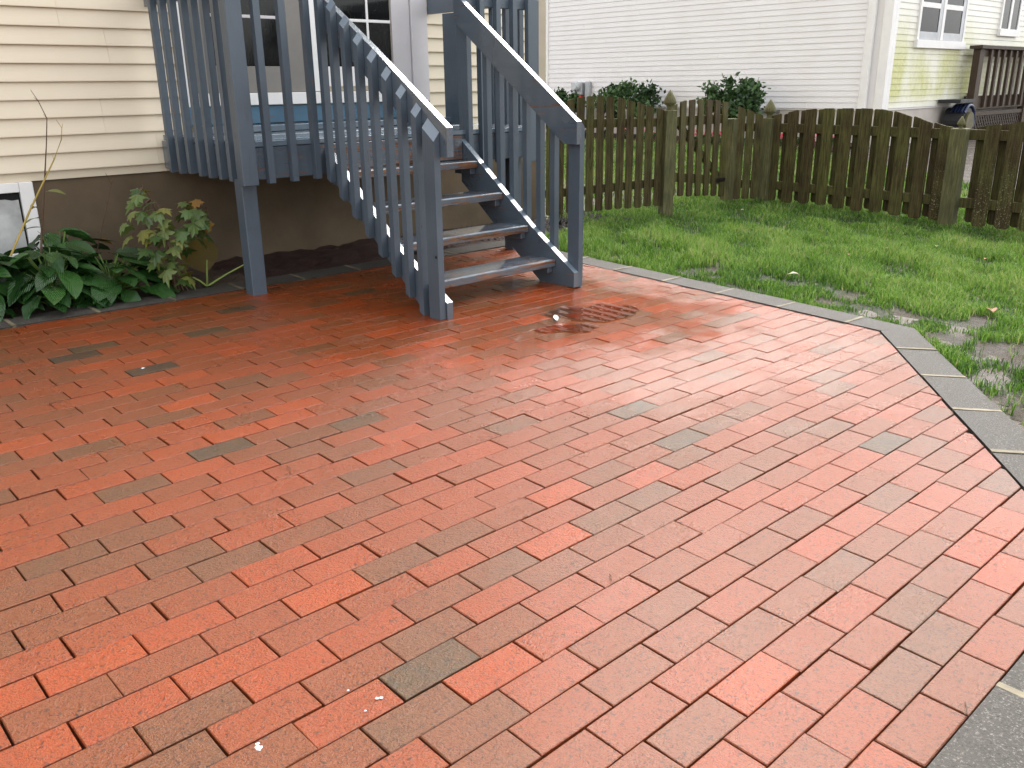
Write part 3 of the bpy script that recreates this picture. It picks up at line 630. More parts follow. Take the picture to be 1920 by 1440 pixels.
P = np.stack([rng.uniform(3.2, 9.2, LN * 4), rng.uniform(.2, 5.75, LN * 4)], 1)
lawnpoly = [(5.75, 5.75), (5.7, 5.1), (4.6, 4.86), (OUTO[2][0] + .012, OUTO[2][1]), (OUTO[3][0] + .05, OUTO[3][1] - .02), (9.2, .2), (9.2, 5.75)]
P = P[inside(P, lawnpoly)]
dist = P @ W_[:2]; P = P[rng.random(len(P)) < np.clip((5.0 / dist) ** 1.1, .2, 1.0)]
bare = barefield(P[:, 0], P[:, 1])
dens = np.clip(.95 - 1.15 * np.clip(bare + .35 * field(P, 8, 24), 0, 1.3), .015, 1) * np.clip(.85 + .35 * field(P, 8, 20), .25, 1)
edge = np.clip((P[:, 0] - 4.6) / .8, 0, 1); dens *= np.where(field(P, 6, 20) < -1.5 + .4 * edge - (edge > .6) * 5, .15, 1)
P = P[rng.random(len(P)) < dens][:LN]
hm = .066 + .022 * np.clip(field(P, 4, 18), -1.5, 1.5)
grass('lawn_grass', P, np.clip(hm, .03, .1), .0052, 'bright green uneven grass of the lawn between patio and fence')
Q = np.stack([rng.uniform(8.2, 13.6, 90000), rng.uniform(1.5, 13.4, 90000)], 1); Q = Q[(Q[:, 0] - Q[:, 1] * .72 < 8) | (Q[:, 0] < 10.5)]
grass('far_grass', Q, .06, .014, 'bright green mown grass beyond the picket fence', .12)
Q2 = np.stack([rng.uniform(5.75, 8.3, 9000), rng.uniform(5.0, 9, 9000)], 1); Q2 = Q2[(Q2[:, 1] > 5.69 - (Q2[:, 0] - 5.71) * .692) | (Q2[:, 0] > 6.6)]
Q2 = Q2[(Q2[:, 0] > 5.8)]; grass('side_yard_grass', Q2, .06, .010, 'green grass of the side yard seen between the fence pickets', .08)

# ================================================================== FENCE
def picket(P0, P1, t, w, z0, ztop, thk, parent, m, off=0., slope=None, lean=0.):
    """vertical board in the vertical plane P0->P1 at distance t; top cut follows ztop(t)"""
    d_ = (np.array(P1) - np.array(P0)); L = np.linalg.norm(d_); d_ = d_ / L; nn = np.array([d_[1], -d_[0]])
    s0, s1 = t - w / 2, t + w / 2; r = w * .22
    za, zb = ztop(s0), ztop(s1); prof = [(s0 + r, z0), (s1 - r, z0), (s1 - r * .3, z0 + r * .35), (s1, z0 + r), (s1, zb - .006), (s1 - .008, zb), (s0 + .008, za), (s0, za - .006), (s0, z0 + r), (s0 + r * .3, z0 + r * .35)]
    V = []
    for q in (-thk / 2, thk / 2):
        for s, z in prof:
            x = np.array(P0) + d_ * (s + lean * (z - z0)) + nn * (q + off); V.append((x[0], x[1], z))
    n_ = len(prof); Fc = [tuple(range(n_))[::-1], tuple(range(n_, 2 * n_))] + [(i, (i + 1) % n_, n_ + (i + 1) % n_, n_ + i) for i in range(n_)]
    return mk('picket', V, Fc, m, parent)
def bar(name, P0, P1, s0, s1, za, zb, hgt, thk, off, m, parent):
    d_ = (np.array(P1) - np.array(P0)); d_ = d_ / np.linalg.norm(d_); nn = np.array([d_[1], -d_[0]])
    a = np.array(P0) + d_ * s0 + nn * off; b = np.array(P0) + d_ * s1 + nn * off
    return mk(name, *obox((a[0], a[1], za), (b[0], b[1], zb), hgt, thk, (0, 0, 1)), m, parent)
def cap(x, y, z, s, parent, m):
    """turned gothic finial: neck, flare, tall point"""
    V = []; prof = [(.30, 0), (.26, .02), (.30, .035), (.52, .05), (.56, .062), (.46, .095), (.26, .13), (.03, .165)]
    for r, h in prof:
        for k in range(12): g = 2 * math.pi * k / 12; V.append((x + r * s * math.cos(g), y + r * s * math.sin(g), z + h * s / .1))
    Fc = [(i * 12 + k, i * 12 + (k + 1) % 12, (i + 1) * 12 + (k + 1) % 12, (i + 1) * 12 + k) for i in range(len(prof) - 1) for k in range(12)] + [tuple(range(84, 96))]
    return mk('post_cap', V, Fc, m, parent, True)
def post(x, y, top, s, parent, rot=0, caps=0., m='fence_post'):
    V, Fc = cbox((-s / 2, -s / 2, float(gz(x, y)) - .04), (s / 2, s / 2, top), .006); c, q = math.cos(rot), math.sin(rot)
    o = mk('post', [(x + v[0] * c - v[1] * q, y + v[0] * q + v[1] * c, v[2]) for v in V], Fc, M[m], parent)
    if caps: cap(x, y, top, caps, o, M[m])
    return o
S0, S1 = np.array((5.71, 5.69)), np.array((6.645, 5.043)); G1 = np.array((7.886, 5.208)); C0, C1 = np.array((8.18, 4.96)), np.array((8.12, 3.055)); LS = np.linalg.norm(S1 - S0)
f1 = thing('picket_fence', (6.2, 5.35, .05), 'short run of dark brown picket fence between the cream house and the pointed gate post', 'fence')
ta_ = np.array([-.1, .16, .30, .40, .62, .76, .90, 1.06, 1.3]); tz_ = np.array([.98, 1.052, 1.086, 1.094, 1.086, 1.057, 1.019, .971, .93])
zt1 = lambda s: float(np.interp(s, ta_, tz_))
for k in range(12):
    s = .045 + k * .0915; picket(S0, S1, s, .068 + random.uniform(-.003, .003), .055 + .075 * s / LS + random.uniform(-.006, .006), zt1, .017, f1, M['fence'], .0, lean=random.uniform(-.008, .008))
bar('rail', S0, S1, .01, LS - .05, .86, .86, .075, .035, -.028, M['fence'], f1); bar('rail', S0, S1, .01, LS - .05, .25, .33, .075, .035, -.028, M['fence'], f1)
post(*S1, .965, .105, f1, -.45, .105)
g1 = thing('fence_gate', (7.25, 5.13, .1), 'mossy olive picket gate with a diagonal brace between two fence posts', 'gate')
zt2 = lambda s: float(np.interp(s, [0, .14, .28, .53, .9, 1.2], [.99, 1.013, 1.042, 1.047, 1.034, 1.0]))
for k in range(7): s = .10 + k * .170; picket(S1, G1, s, .098, .21 - .13 * s / 1.25 + random.uniform(-.006, .006), zt2, .018, g1, M['fence'], .0, lean=-.03)
bar('rail', S1, G1, .09, 1.16, .86, .85, .085, .036, -.03, M['fence'], g1); bar('rail', S1, G1, .09, 1.16, .37, .25, .085, .036, -.03, M['fence'], g1); bar('brace', S1, G1, .22, 1.12, .84, .27, .07, .03, -.031, M['fence'], g1)
bar('hinge', S1, G1, .96, 1.16, .265, .26, .035, .006, .014, M['black'], g1)
f2 = thing('picket_fence', (8.15, 3.9, .02), 'long mossy board fence with an arched top behind the lawn', 'fence')
post(*G1, .848, .105, f2, .1); post(*C0, .848, .12, f2, 0, .11); post(8.075, 3.06, .80, .125, f2, .05, .06)
zt3 = lambda s: float(np.interp(s, [0, .1, .2, .3, .38], [.98, .95, .92, .88, .86])); LG = np.linalg.norm(C0 - G1)
for s in (.10, .19, .28): picket(G1, C0, s, .075, .05, zt3, .018, f2, M['fence'], .0)
bar('rail', G1, C0, .04, LG - .04, .76, .76, .08, .035, -.03, M['fence'], f2); bar('rail', G1, C0, .04, LG - .04, .2, .2, .08, .035, -.03, M['fence'], f2)
D_ = C0 + (C1 - C0) / np.linalg.norm(C1 - C0) * 3.9; LD = 3.9; L1 = np.linalg.norm(C1 - C0)
tt = [0, .16, .334, .588, .99, 1.195, 1.4, 1.6, 1.74, 1.88, 2.09, 2.30, 2.6, 3.0, 3.4, 3.7, 3.9]; zz = [.862, .897, .929, .947, .952, .945, .902, .847, .816, .80, .827, .849, .90, .90, .87, .83, .80]
zt4 = lambda s: float(np.interp(s, tt, zz))
zbm = lambda s: float(np.interp(s, [0, .5, 1, 1.9, 3.9], [.035, .04, .028, 0, -.03]))
k = 0; s = .085
while s < LD:
    mm = M['fence_lichen'] if s > 1.6 else M['fence']
    if abs(s - L1) > .07: picket(C0, D_, s, .113 + random.uniform(-.004, .004), zbm(s) + random.uniform(-.008, .008), zt4, .018, f2, mm, .0, lean=random.uniform(-.006, .006))
    picket(C0, D_, s + .094, .110, zbm(s) + .01, lambda q: zt4(q) - .006, .018, f2, M['fence'], -.075)
    s += .1875; k += 1
for za, zb in ((.755, .74), (.19, .165)): bar('rail', C0, D_, .05, LD, za, zb, .085, .05, -.0375, M['fence'], f2)

# ================================================================== NEIGHBOUR
AN, BN = 14.32, 6.69; NZ = .754; ND = .0935
nh = thing('neighbour_house', (18, 12, .17), 'white vinyl sided neighbouring house with green algae on its right face', 'house')
box('wall', (AN + .012, BN + .012, NZ - .03), (26, 20, 6.3), M['white_siding'], nh, .002); box('foundation', (AN + .03, BN + .03, -.3), (25.9, 19.9, NZ - .03), M['foundation_grey'], nh, .002)
mk('roof', *prism([(BN - .4, 6.3), (BN - .4, 6.42), (13.3, 9.2), (20.4, 6.42), (20.4, 6.3)], 0, AN - .4, 26.4), M['roof'], nh)
WIN = [(15.24, 17.14, 1.735, 3.2), (18.73, 19.70, 2.0, 3.2)]
for j in range(int((6.3 - NZ) / ND)):
    z0 = NZ + j * ND; z1 = z0 + ND
    poly = [(AN + .011, z1 + .012), (AN + .0095, z1 + .012), (AN - .002, z0 + .005), (AN - .002, z0), (AN + .011, z0)]
    sm = [BN + .30, 8.0 + 5.6 * ((j * .37) % 1), 20]
    for q in range(2): mk('siding_board', *prism(poly, 1, sm[q] + (.002 if q else 0), sm[q + 1]), M['white_siding'], nh)
    runs = [(AN + .20, 26)]
    for x0, x1, w0, w1 in WIN:
        if z1 > w0 + .02 and z0 < w1: runs = [r for a, b in runs for r in (((a, x0), (x1, b)) if a < x0 and b > x1 else ((a, b),))]
    for x0, x1 in runs: course('siding_board', x0, x1, z0, z1, BN + .011, M['algae_siding'], nh)
box('corner_board', (AN - .02, BN - .02, NZ - .02), (AN + .10, BN + .13, 6.3), M['trim_white'], nh); box('corner_board', (AN + .103, BN - .018, NZ - .02), (AN + .198, BN + .02, 6.3), M['trim_white'], nh)
box('corner_board', (AN - .02, 14.15, NZ - .02), (AN + .03, 14.33, 6.3), M['trim_white'], nh)
V, Fc = cbox((AN - .085, BN + .24, .35), (AN - .004, BN + .37, 6.3), .015); mk('downspout', V, Fc, M['trim_white'], nh)
for x0, x1, w0, w1 in WIN:
    w_ = box('window', (x0 + .05, BN + .0, w0 + .05), (x1 - .05, BN + .012, w1), M['dark_room'], nh); mid = (x0 + x1) / 2; big = x1 - x0 > 1.5
    for c0, c1 in (((x0, BN - .03, w0), (x0 + .07, BN + .02, w1)), ((x1 - .07, BN - .03, w0), (x1, BN + .02, w1)), ((mid - .05, BN - .028, w0 + .08), (mid + .05, BN + .02, w1)), ((x0 - .03, BN - .06, w0 - .05), (x1 + .03, BN + .02, w0 + .075))): box('frame', c0, c1, M['trim_white'], w_)
    for a0, a1 in ((x0 + .07, mid - .05), (mid + .05, x1 - .07)):
        box('pane', (a0, BN - .012, w0 + .077), (a1, BN - .002, w1), M['glass_blind'], w_, .001)
        if big:
            box('sash_rail', (a0 + .002, BN - .022, w0 + .079), (a1 - .13, BN - .013, w0 + .20), M['metal_grey'], w_); box('sash_stile', (a1 - .128, BN - .022, w0 + .079), (a1 - .002, BN - .013, w1), M['metal_grey'], w_); box('sash_rail', (a0 + .002, BN - .026, 2.30), (a1 - .13, BN - .013, 2.38), M['trim_white'], w_)
v0, v1 = pa(1395, 207, AN), pa(1460, 212, AN); box('vent', (AN - .01, v1[1], v1[2] - .0), (AN + .028, v0[1], v0[2] + .01), M['vent'], nh)
# electricity meter on the white wall
e0, e1 = pa(1070, 155, AN - .15), pa(1090, 178, AN - .15)
em = thing('electric_meter', (AN - .1, e0[1], e1[2]), 'grey electricity meter box with a red sticker on the white house wall', 'meter')
box('case', (AN - .15, e1[1], e1[2]), (AN - .006, e0[1], e0[2]), M['metal_grey'], em, .01); cy, cz = e1[1] + .14, e1[2] + .17
mk('dial', *tube([(AN - .15, cy, cz), (AN - .20, cy, cz), (AN - .25, cy, cz)], [.095, .095, .07], 20), M['meter_glass'], em, False); box('sticker', (AN - .14, e1[1] + .02, e1[2] - .09), (AN - .006, e0[1] - .05, e1[2] - .004), M['red_label'], em)
box('conduit', (AN - .10, e1[1] - .16, .35), (AN - .006, e1[1] - .03, e0[2] + .02), M['metal_grey'], em, .02)
# brown deck of the neighbour
DB = 6.4; nd = thing('neighbour_deck', (19, 6.5, .17), 'dark brown wooden deck with balusters and lattice skirt on the neighbouring house', 'deck')
for x in (17.27, 19.9): box('post', (x, DB, .1), (x + .2, DB + .12, 1.69), M['brown_deck'], nd)
box('rail_cap', (17.20, DB - .05, 1.692), (23, DB + .17, 1.75), M['brown_deck'], nd); box('rail', (17.472, DB + .03, 1.57), (23, DB + .07, 1.69), M['brown_deck'], nd)
x = 17.74
while x < 22.9:
    if not 19.75 < x < 20.15: box('baluster', (x, DB - .02, .70), (x + .085, DB + .028, 1.685), M['brown_deck'], nd)
    x += .31
box('floor', (17.50, DB + .035, .85), (23, BN - .03, .893), M['brown_deck'], nd); box('fascia', (17.28, DB + .03, .665), (23, DB + .07, .848), M['brown_deck'], nd); box('skirt_rail', (17.472, DB + .02, .55), (23, DB + .06, .62), M['brown_deck'], nd)
lt = MB()
for i in range(60):
    x = 16.9 + i * .115
    for q in (-1, 1):
        p0 = (x if q > 0 else x + .45, DB + .05 + .008 * q, .11); p1 = (x + .45 if q > 0 else x, DB + .05 + .008 * q, .56)
        if min(p0[0], p1[0]) > 17.4: lt.add(*obox(p0, p1, .042, .008, (0, 0, 1)))
lo = lt.build('lattice', M['brown_deck'], nd); lo['kind'] = 'stuff'
# hose reel and tap
rc = pb(1797, 226, BN - .25)
hr = thing('hose_reel', tuple(rc), 'wall mounted hose reel with blue hose under the tap', 'hose reel')
cx, cz = rc[0], rc[2]; y0 = BN - .42
mk('drum', *tube([(cx, y0 + .02, cz), (cx, BN - .06, cz)], .22, 24), M['reel'], hr); mk('face', *tube([(cx + .03, y0 - .02, cz - .02), (cx + .03, y0 + .018, cz - .02)], .17, 24), M['reel_face'], hr)
for q in range(5):
    ring = [(cx + .06 + (.25 + .01 * (q % 2)) * math.cos(g), y0 + .03 + q * .055, cz + .26 * math.sin(g)) for g in np.linspace(-1.9, 2.6, 26)]; mk('hose', *tube(ring, .028, 6), M['hose'], hr, True)
box('bracket', (cx - .42, BN - .40, cz + .30), (cx + .2, BN - .02, cz + .36), M['reel'], hr)
tp = pb(1818, 181, BN - .05); ft = thing('outdoor_tap', tuple(tp), 'grey outdoor tap and box on the algae stained siding', 'tap')
box('case', (tp[0] - .02, BN - .10, tp[2] - .07), (tp[0] + .24, BN - .006, tp[2] + .07), M['metal_grey'], ft, .01); mk('spout', *tube([(tp[0] - .25, BN - .12, tp[2] - .02), (tp[0] - .1, BN - .13, tp[2] + .02), (tp[0] - .019, BN - .08, tp[2])], [.03, .04, .035], 10), M['metal_grey'], ft)
mk('hose', *tube([(tp[0] - .12, BN - .14, tp[2] - .01), (tp[0] - .12, BN - .16, tp[2] - .16), (tp[0] - .2, BN - .2, tp[2] - .32)], .022, 8), M['hose'], ft, True)
# flower bed, shrubs and begonias along the white wall
bx_ = np.arange(6.8, 14.0, .2); V = []; Fc = []
for i, y in enumerate(bx_):
    for q, x in enumerate((13.05 + .08 * math.sin(y * 3), 13.6, AN - .005)): V.append((x, y, .168 + (.0, .05, .05)[q]))
Fc = [(3 * i + q, 3 * i + q + 1, 3 * i + q + 4, 3 * i + q + 3) for i in range(len(bx_) - 1) for q in range(2)]
tag(mk('flower_bed', V, Fc, M['mulch'], smooth=True), kind='structure')
def leafcloud(name, centre, rad, n_, size, m, parent, flat=.6, clumps=26):
    cs = rng.normal(0, 1, (clumps, 3)); cs /= np.linalg.norm(cs, axis=1)[:, None]; cs *= rng.uniform(.45, .95, clumps)[:, None]; cs[:, 2] = np.abs(cs[:, 2]) * rng.choice([1, 1, 1, -.6], clumps)
    ci = rng.integers(0, clumps, n_); P = cs[ci] + rng.normal(0, .13, (n_, 3)); tn = np.clip(.5 + .25 * rng.normal(0, 1, clumps)[ci] + .2 * rng.normal(0, 1, n_), 0, 1)
    P = np.array(centre) + P * np.array(rad); a = rng.normal(0, 1, (n_, 3)); a[:, 2] += flat; a /= np.linalg.norm(a, axis=1)[:, None]; t = rng.normal(0, 1, (n_, 3)); t -= a * (t * a).sum(1)[:, None]; t /= np.linalg.norm(t, axis=1)[:, None]; s = np.cross(a, t)
    sz = size * rng.uniform(.6, 1.3, n_)[:, None]; V = np.stack([P - t * sz, P + s * sz * .5, P + t * sz, P - s * sz * .5], 1).reshape(-1, 3)
    o = mk(name, V, [(4 * i, 4 * i + 1, 4 * i + 2, 4 * i + 3) for i in range(n_)], m, parent); at_ = o.data.attributes.new('tone', 'FLOAT', 'POINT'); at_.data.foreach_set('value', np.repeat(tn, 4).astype(np.float32)); o['kind'] = 'stuff'; return o, cs * np.array(rad) + np.array(centre)
for (y, zc, rad, lab) in ((11.35, .80, (.45, .72, .45), 'dark green shrub beside the electricity meter on the white wall'), (8.98, .78, (.42, .66, .42), 'dark green shrub behind the gate and the corner fence post'), (13.02, .72, (.35, .40, .36), 'small round shrub half hidden behind the blue stair rail')):
    sh = thing('shrub', (13.6, y, .2), lab, 'shrub', None); cr_, cs = leafcloud('crown', (13.6, y, zc), rad, 2600, .05, M['shrub'], sh)
    tk = MB()
    for q in range(12): tk.add(*tube([(13.6, y, .18), (13.6 + (cs[q][0] - 13.6) * .4, y + (cs[q][1] - y) * .35, .2 + (cs[q][2] - .2) * .55), tuple(cs[q])], [.022, .014, .006], 5))
    tk.build('trunk', M['stem_brown'], sh)
fl_pos = [12.35, 12.05, 11.7, 11.2, 10.65, 10.2, 9.56, 9.2, 9.03, 8.5, 7.95, 7.65, 7.3, 6.95, 12.7, 8.2]
for i, y in enumerate(fl_pos):
    x = 13.25 + random.uniform(-.08, .12); fp = thing('begonia', (x, y, .19), 'small red and white begonia in the flower bed beyond the fence', 'flower', 'begonias along the neighbouring wall')
    leafcloud('foliage', (x, y, .25), (.13, .15, .10), 130, .03, M['shrub'], fp, clumps=8); leafcloud('blossom', (x, y, .33), (.12, .14, .09), 60, .03, M['petal'], fp, clumps=7)

# ================================================================== PLANTS BY THE FOUNDATION
def leaf_mesh(L, Wd, nl=8, nw=3, curl=.25, fold=.18, wav=.0, heart=True, seed=0):
    rs = random.Random(seed); V = []; Fc = []
    for i in range(nl + 1):
        u = i / nl; w = Wd / 2 * (math.sin(math.pi * min(1, u ** .72)) ** .8 if 0 < u < 1 else .02) if heart else Wd / 2 * max(.03, math.sin(math.pi * u))
        for j in range(-nw, nw + 1):
            v = j / nw; x = L * u - (L * .08 * abs(v) if u < .3 and heart else 0); z = -curl * L * u * u + fold * abs(v) * w + wav * math.sin(u * 14 + v * 2 + seed) * abs(v)
            V.append((x, v * w, z))
    r = 2 * nw + 1; Fc = [(i * r + j, (i + 1) * r + j, (i + 1) * r + j + 1, i * r + j + 1) for i in range(nl) for j in range(2 * nw)]
    me = mesh(V, Fc, 'leaf')
    for p in me.polygons: p.use_smooth = True
    return me
HL = [leaf_mesh(.15 + .022 * i, .085 + .010 * i, curl=.18 + .1 * (i % 3), fold=.1 + .08 * (i % 2), wav=.004 * (i % 3), seed=i) for i in range(5)]
for me in HL: me.materials.append(M['hosta'])
def place(o, p, yaw, pitch, roll, sc, parent):
    o.matrix_world = Matrix.Translation(p) @ Matrix.Rotation(yaw, 4, 'Z') @ Matrix.Rotation(-pitch, 4, 'Y') @ Matrix.Rotation(roll, 4, 'X') @ Matrix.Scale(sc, 4)
    if parent: mw = o.matrix_world.copy(); o.parent = parent; o.matrix_parent_inverse = Matrix.Translation(-LOC[parent.name]); o.matrix_basis = mw
hn = [((1.02, 5.22), 62, .33, 'leftmost dark green hosta clump at the frame edge in front of the basement window'), ((1.36, 5.14), 66, .31, 'broad leaved hosta spilling over the paver border under the tall dry stems'), ((1.50, 5.44), 50, .34, 'hosta clump against the foundation just right of the basement window'), ((1.68, 5.16), 60, .24, 'low hosta clump beside the sapling'), ((.72, 5.2), 26, .34, 'hosta clump cut off by the left frame edge')]
for (hx, hy), cnt, hh, lab in hn:
    base = (hx, hy, zp(hx, hy) - .01); hp = thing('hosta', base, lab, 'hosta'); stems = MB()
    for i in range(cnt):
        u = (i + .5) / cnt; yaw = i * 2.4 + random.uniform(-.3, .3); rr = .04 + .23 * math.sqrt(u) + random.uniform(-.03, .03); zz_ = base[2] + hh * (1.0 - .80 * u) * random.uniform(.8, 1.1)
        p = (hx + rr * .8 * math.cos(yaw), min(hy + rr * .8 * math.sin(yaw), 5.56), max(zz_, base[2] + .06))
        if p[1] + .2 * math.sin(yaw) > 5.66: yaw = -yaw
        o = link('leaf', random.choice(HL)); place(o, p, yaw + random.uniform(-.5, .5), random.uniform(-.45, .25) - .25 * u, random.uniform(-.5, .5), random.uniform(.75, 1.1), hp)
        stems.add(*tube([base, ((base[0] + p[0]) / 2, (base[1] + p[1]) / 2, base[2] + (p[2] - base[2]) * .7), p], [.006, .005, .004], 5))
    stems.build('stalks', M['stem_green'], hp)
# sapling with lobed leaves
def lobed(sz, seed):
    rs = random.Random(seed); pts = []
    for ang, r in ((-180, .10), (-140, .42), (-118, .34), (-88, .80), (-66, .62), (-52, .46), (-30, .82), (-14, .66), (0, 1.08)): pts.append((math.radians(ang), r))
    full = pts + [(-a, r) for a, r in pts[-2:0:-1]]
    V = [(.30 * sz, 0, 0)]; 
    for a, r in full:
        rr = r * sz * rs.uniform(.88, 1.1) * .62; x = .30 * sz + rr * math.cos(a); y = rr * math.sin(a); V.append((x, y, -.9 * (x - .1 * sz) ** 2 / sz * .5 - .35 * abs(y) * rs.uniform(.5, 1)))
    n_ = len(full); me = mesh(V, [(0, 1 + i, 1 + (i + 1) % n_) for i in range(n_)], 'leaf'); return me
LM = [lobed(.11, i) for i in range(5)]; LO = [lobed(.09, 20 + i) for i in range(2)]
for me in LM: me.materials.append(M['maple'])
for me in LO: me.materials.append(M['orange_leaf'])
sb = pg(343, 562); sb = np.array([1.99, 5.02, zp(1.99, 5.02) - .01])
sp_ = thing('sapling', tuple(sb), 'young sapling with lobed green leaves turning yellow in front of the foundation', 'sapling'); st = MB()
axis = [tuple(sb), (1.975, 5.0, .25), (1.955, 5.0, .42), tuple(pb(283, 372, 5.0)), tuple(pb(268, 350, 5.0))]; st.add(*tube(axis, [.008, .007, .006, .004, .002], 6))
axr = [(1.975, 5.0, .22), tuple(pb(352, 450, 4.98)), tuple(pb(362, 415, 4.97)), tuple(pb(388, 392, 4.96))]; st.add(*tube(axr, [.006, .005, .004, .002], 6))
lp = [(250, 372), (272, 395), (312, 425), (335, 420), (300, 430), (325, 460), (290, 470), (285, 490), (318, 488), (340, 490), (372, 405), (355, 385), (344, 376), (383, 415), (263, 350), (283, 378), (293, 392), (234, 440), (226, 416), (262, 428), (280, 430), (244, 396), (258, 400), (297, 418), (316, 408), (340, 396), (352, 402), (368, 388), (384, 398), (396, 412), (390, 436), (376, 424), (330, 446), (350, 462), (302, 446), (287, 443), (272, 452), (310, 470), (276, 466), (302, 486), (310, 502), (333, 474), (346, 508), (356, 516), (320, 432), (360, 440), (368, 372), (270, 440), (345, 430)]
lp += [(x + random.uniform(-14, 14), y + random.uniform(-12, 14)) for x, y in lp[::2]]
for i, (x, y) in enumerate(lp):
    b_ = 4.98 + .13 * math.sin(i * 2.3); q = pb(x, y, b_); ax_ = axr if x > 325 and y < 465 else axis
    j = min(range(len(ax_)), key=lambda k: np.linalg.norm(np.array(ax_[k]) - q - np.array((0, 0, .0)))); nb = np.array(ax_[j])
    dv_ = q - nb; yaw = math.atan2(dv_[1], dv_[0]) if np.linalg.norm(dv_[:2]) > .02 else random.uniform(0, 6.28); bs = q - np.array((math.cos(yaw), math.sin(yaw), 0)) * .035
    o = link('leaf', random.choice(LO) if i in (29, 46, 12) else random.choice(LM)); place(o, tuple(bs), yaw if random.random() < .6 else -2.3 + random.uniform(-.6, .6), random.uniform(-.75, .0), random.uniform(-.4, .4), random.uniform(.75, 1.15), sp_)
    st.add(*tube([tuple(nb), tuple((nb + bs) / 2 + np.array((0, 0, .012))), tuple(bs)], [.003, .002, .0015], 4))
for q in range(7): st.add(*tube([(1.99 + random.uniform(-.05, .07), 5.02 + random.uniform(-.04, .04), sb[2]), (1.98 + random.uniform(-.02, .03), 5.0, .22)], [.004, .003], 4))
st.build('stem', M['stem_brown'], sp_)
# tall dry stems
def stalk(name, pts, rads, lab, m, leaves=()):
    t_ = thing(name, tuple(pts[0]), lab, 'stem'); mk('stem', *tube(pts, rads, 6), M[m], t_, True); tw = MB()
    for i in range(1, len(pts) - 1):
        p = np.array(pts[i]); d = np.array((random.uniform(-.02, .02), random.uniform(-.02, .02), .022)); tw.add(*tube([tuple(p), tuple(p + d)], [.0016, .0008], 4))
    tw.build('twig', M[m], t_)
    for x, y, b_, yaw, mm in leaves:
        me = leaf_mesh(.11, .042, 6, 2, .5, .2, 0, False, 3); me.materials.append(M[mm]); o = link('leaf', me); place(o, tuple(pb(x, y, b_)), yaw, .35, .2, 1, t_)
    return t_
stalk('dry_stem', [tuple(pb(75, 555, 5.3)), tuple(pb(78, 440, 5.3)), tuple(pb(84, 330, 5.3)), tuple(pb(87, 270, 5.3)), tuple(pb(88, 222, 5.3)), tuple(pb(72, 190, 5.3)), tuple(pb(57, 168, 5.3))], [.007, .006, .004, .003, .0025, .002, .001], 'tallest dry dark stem rising in front of the cream siding', 'stem_brown', [(84, 428, 5.28, 2.6, 'maple'), (78, 410, 5.3, 3.6, 'maple'), (85, 360, 5.29, -1.0, 'maple')])
stalk('dry_stem', [tuple(pb(20, 480, 5.25)), tuple(pb(58, 390, 5.25)), tuple(pb(82, 340, 5.26)), tuple(pb(101, 300, 5.26)), tuple(pb(115, 262, 5.27)), tuple(pb(116, 240, 5.27)), tuple(pb(105, 224, 5.27))], [.006, .0055, .0045, .0035, .0025, .0018, .001], 'slanting yellow dry stem crossing the basement window frame', 'stem_yellow', [(60, 392, 5.24, 1.0, 'yellow_leaf')])
stalk('dry_stem', [tuple(pb(176, 500, 5.42)), tuple(pb(188, 440, 5.42)), tuple(pb(201, 385, 5.42)), tuple(pb(209, 345, 5.42)), tuple(pb(198, 325, 5.42))], [.004, .003, .0025, .002, .001], 'thin curved dead stem against the brown foundation', 'stem_brown', [(180, 452, 5.41, -1.2, 'orange_leaf')])
# yellowed hosta leaf on its own stalks
yb = pg(393, 541); yb = np.array([2.17, 5.0, zp(2.17, 5.0)]); yt = thing('yellow_hosta', tuple(yb), 'big round yellow leaf standing against the foundation beside the deck post', 'plant')
YL = leaf_mesh(.22, .30, 10, 4, .12, .10, .002, True, 2); YL.materials.append(M['yellow_leaf']); o = link('leaf', YL); place(o, (2.26, 5.34, .30), -1.25, -1.05, .1, .95, yt)
o = link('leaf', YL); place(o, (2.10, 5.22, .14), -2.6, -.1, .1, .95, yt)
for e in (pb(388, 488, 5.12), pb(458, 496, 4.98), pb(362, 520, 5.05)): mk('stalk', *tube([tuple(yb), tuple((yb + e) / 2 + np.array((0, 0, .005))), tuple(e)], [.0065, .0055, .004], 7), M['stalk_pale'], yt, True)

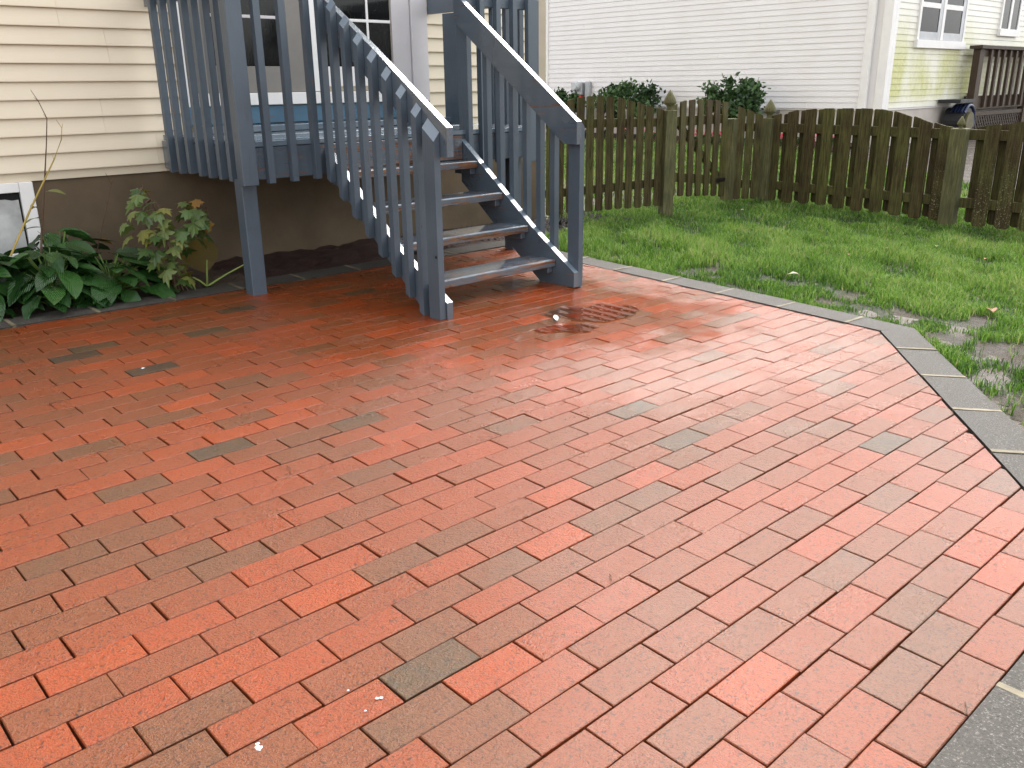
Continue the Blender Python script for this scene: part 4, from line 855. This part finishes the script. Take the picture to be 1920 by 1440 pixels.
# ================================================================== SMALL LITTER
DL = [leaf_mesh(.07, .045, 5, 2, .35, .4, .003, False, i) for i in range(3)]
for me in DL: me.materials.append(M['dead_leaf'])
def leaf_at(q, sc, yaw, lab, grp=None, z=.035):
    g_ = pg(*q); o = link('fallen_leaf', random.choice(DL)); o.matrix_world = Matrix.Translation((g_[0], g_[1], float(gz(g_[0], g_[1])) + z)) @ Matrix.Rotation(yaw, 4, 'Z') @ Matrix.Rotation(-.3, 4, 'Y') @ Matrix.Scale(sc, 4); return tag(o, lab, 'leaf', grp)
leaf_at((1862, 590), 1.2, .6, 'pale curled dead leaf on the muddy grass near the right edge')
leaf_at((1497, 518), .9, 2.2, 'pale pinkish dead leaf lying in the lawn near the middle of the border')
for q in ((1345, 479), (1590, 482), (1755, 468), (1845, 492), (1470, 432), (1660, 470), (1560, 375), (1395, 398)): leaf_at(q, .5, random.uniform(0, 6), 'small dry leaf lying in the lawn grass', 'small dry leaves on the lawn', .045)
g_ = pg(1047, 601); me = leaf_mesh(.09, .028, 5, 2, -.1, .5, .002, False, 5); me.materials.append(M['paint_drop']); o = link('feather', me); o.matrix_world = Matrix.Translation((g_[0] - .03, g_[1] - .02, g_[2] + .008)) @ Matrix.Rotation(.9, 4, 'Z'); tag(o, 'small white feather lying on the wet bricks by the puddle', 'feather')
for i, (x, y, r) in enumerate(((485, 1404, .008), (707, 1311, .0045), (715, 1310, .004), (653, 1296, .003), (268, 691, .009), (685, 1334, .003), (483, 1396, .004))):
    g_ = pg(x, y); mb = MB(); nn = 11; V = [(g_[0], g_[1], g_[2] + .0042)]
    for k in range(nn): a_ = 2 * math.pi * k / nn; rr = r * random.uniform(.6, 1.25); V.append((g_[0] + rr * math.cos(a_), g_[1] + rr * math.sin(a_), g_[2] + .0022))
    tag(mk('paint_drop', V, [(0, 1 + k, 1 + (k + 1) % nn) for k in range(nn)], M['paint_drop']), 'small white paint drop dried on a red brick', 'paint drop', 'paint drops on the bricks')
for q, (x, y, L, yaw) in enumerate(((1812, 1332, .045, .2), (545, 882, .07, 1.1), (1146, 1085, .03, .7))):
    g_ = pg(x, y); tag(mk('twig', *tube([(g_[0] - L / 2 * math.cos(yaw), g_[1] - L / 2 * math.sin(yaw), g_[2] + .005), (g_[0], g_[1], g_[2] + .007), (g_[0] + L / 2 * math.cos(yaw + .3), g_[1] + L / 2 * math.sin(yaw + .3), g_[2] + .004)], .0014, 5), M['stem_brown']), ['tiny dark twig on a brick by the lower right paver', 'thin dry twig lying on the bricks left of centre', 'tiny curled twig on a pinkish brick near the centre'][q], 'twig')
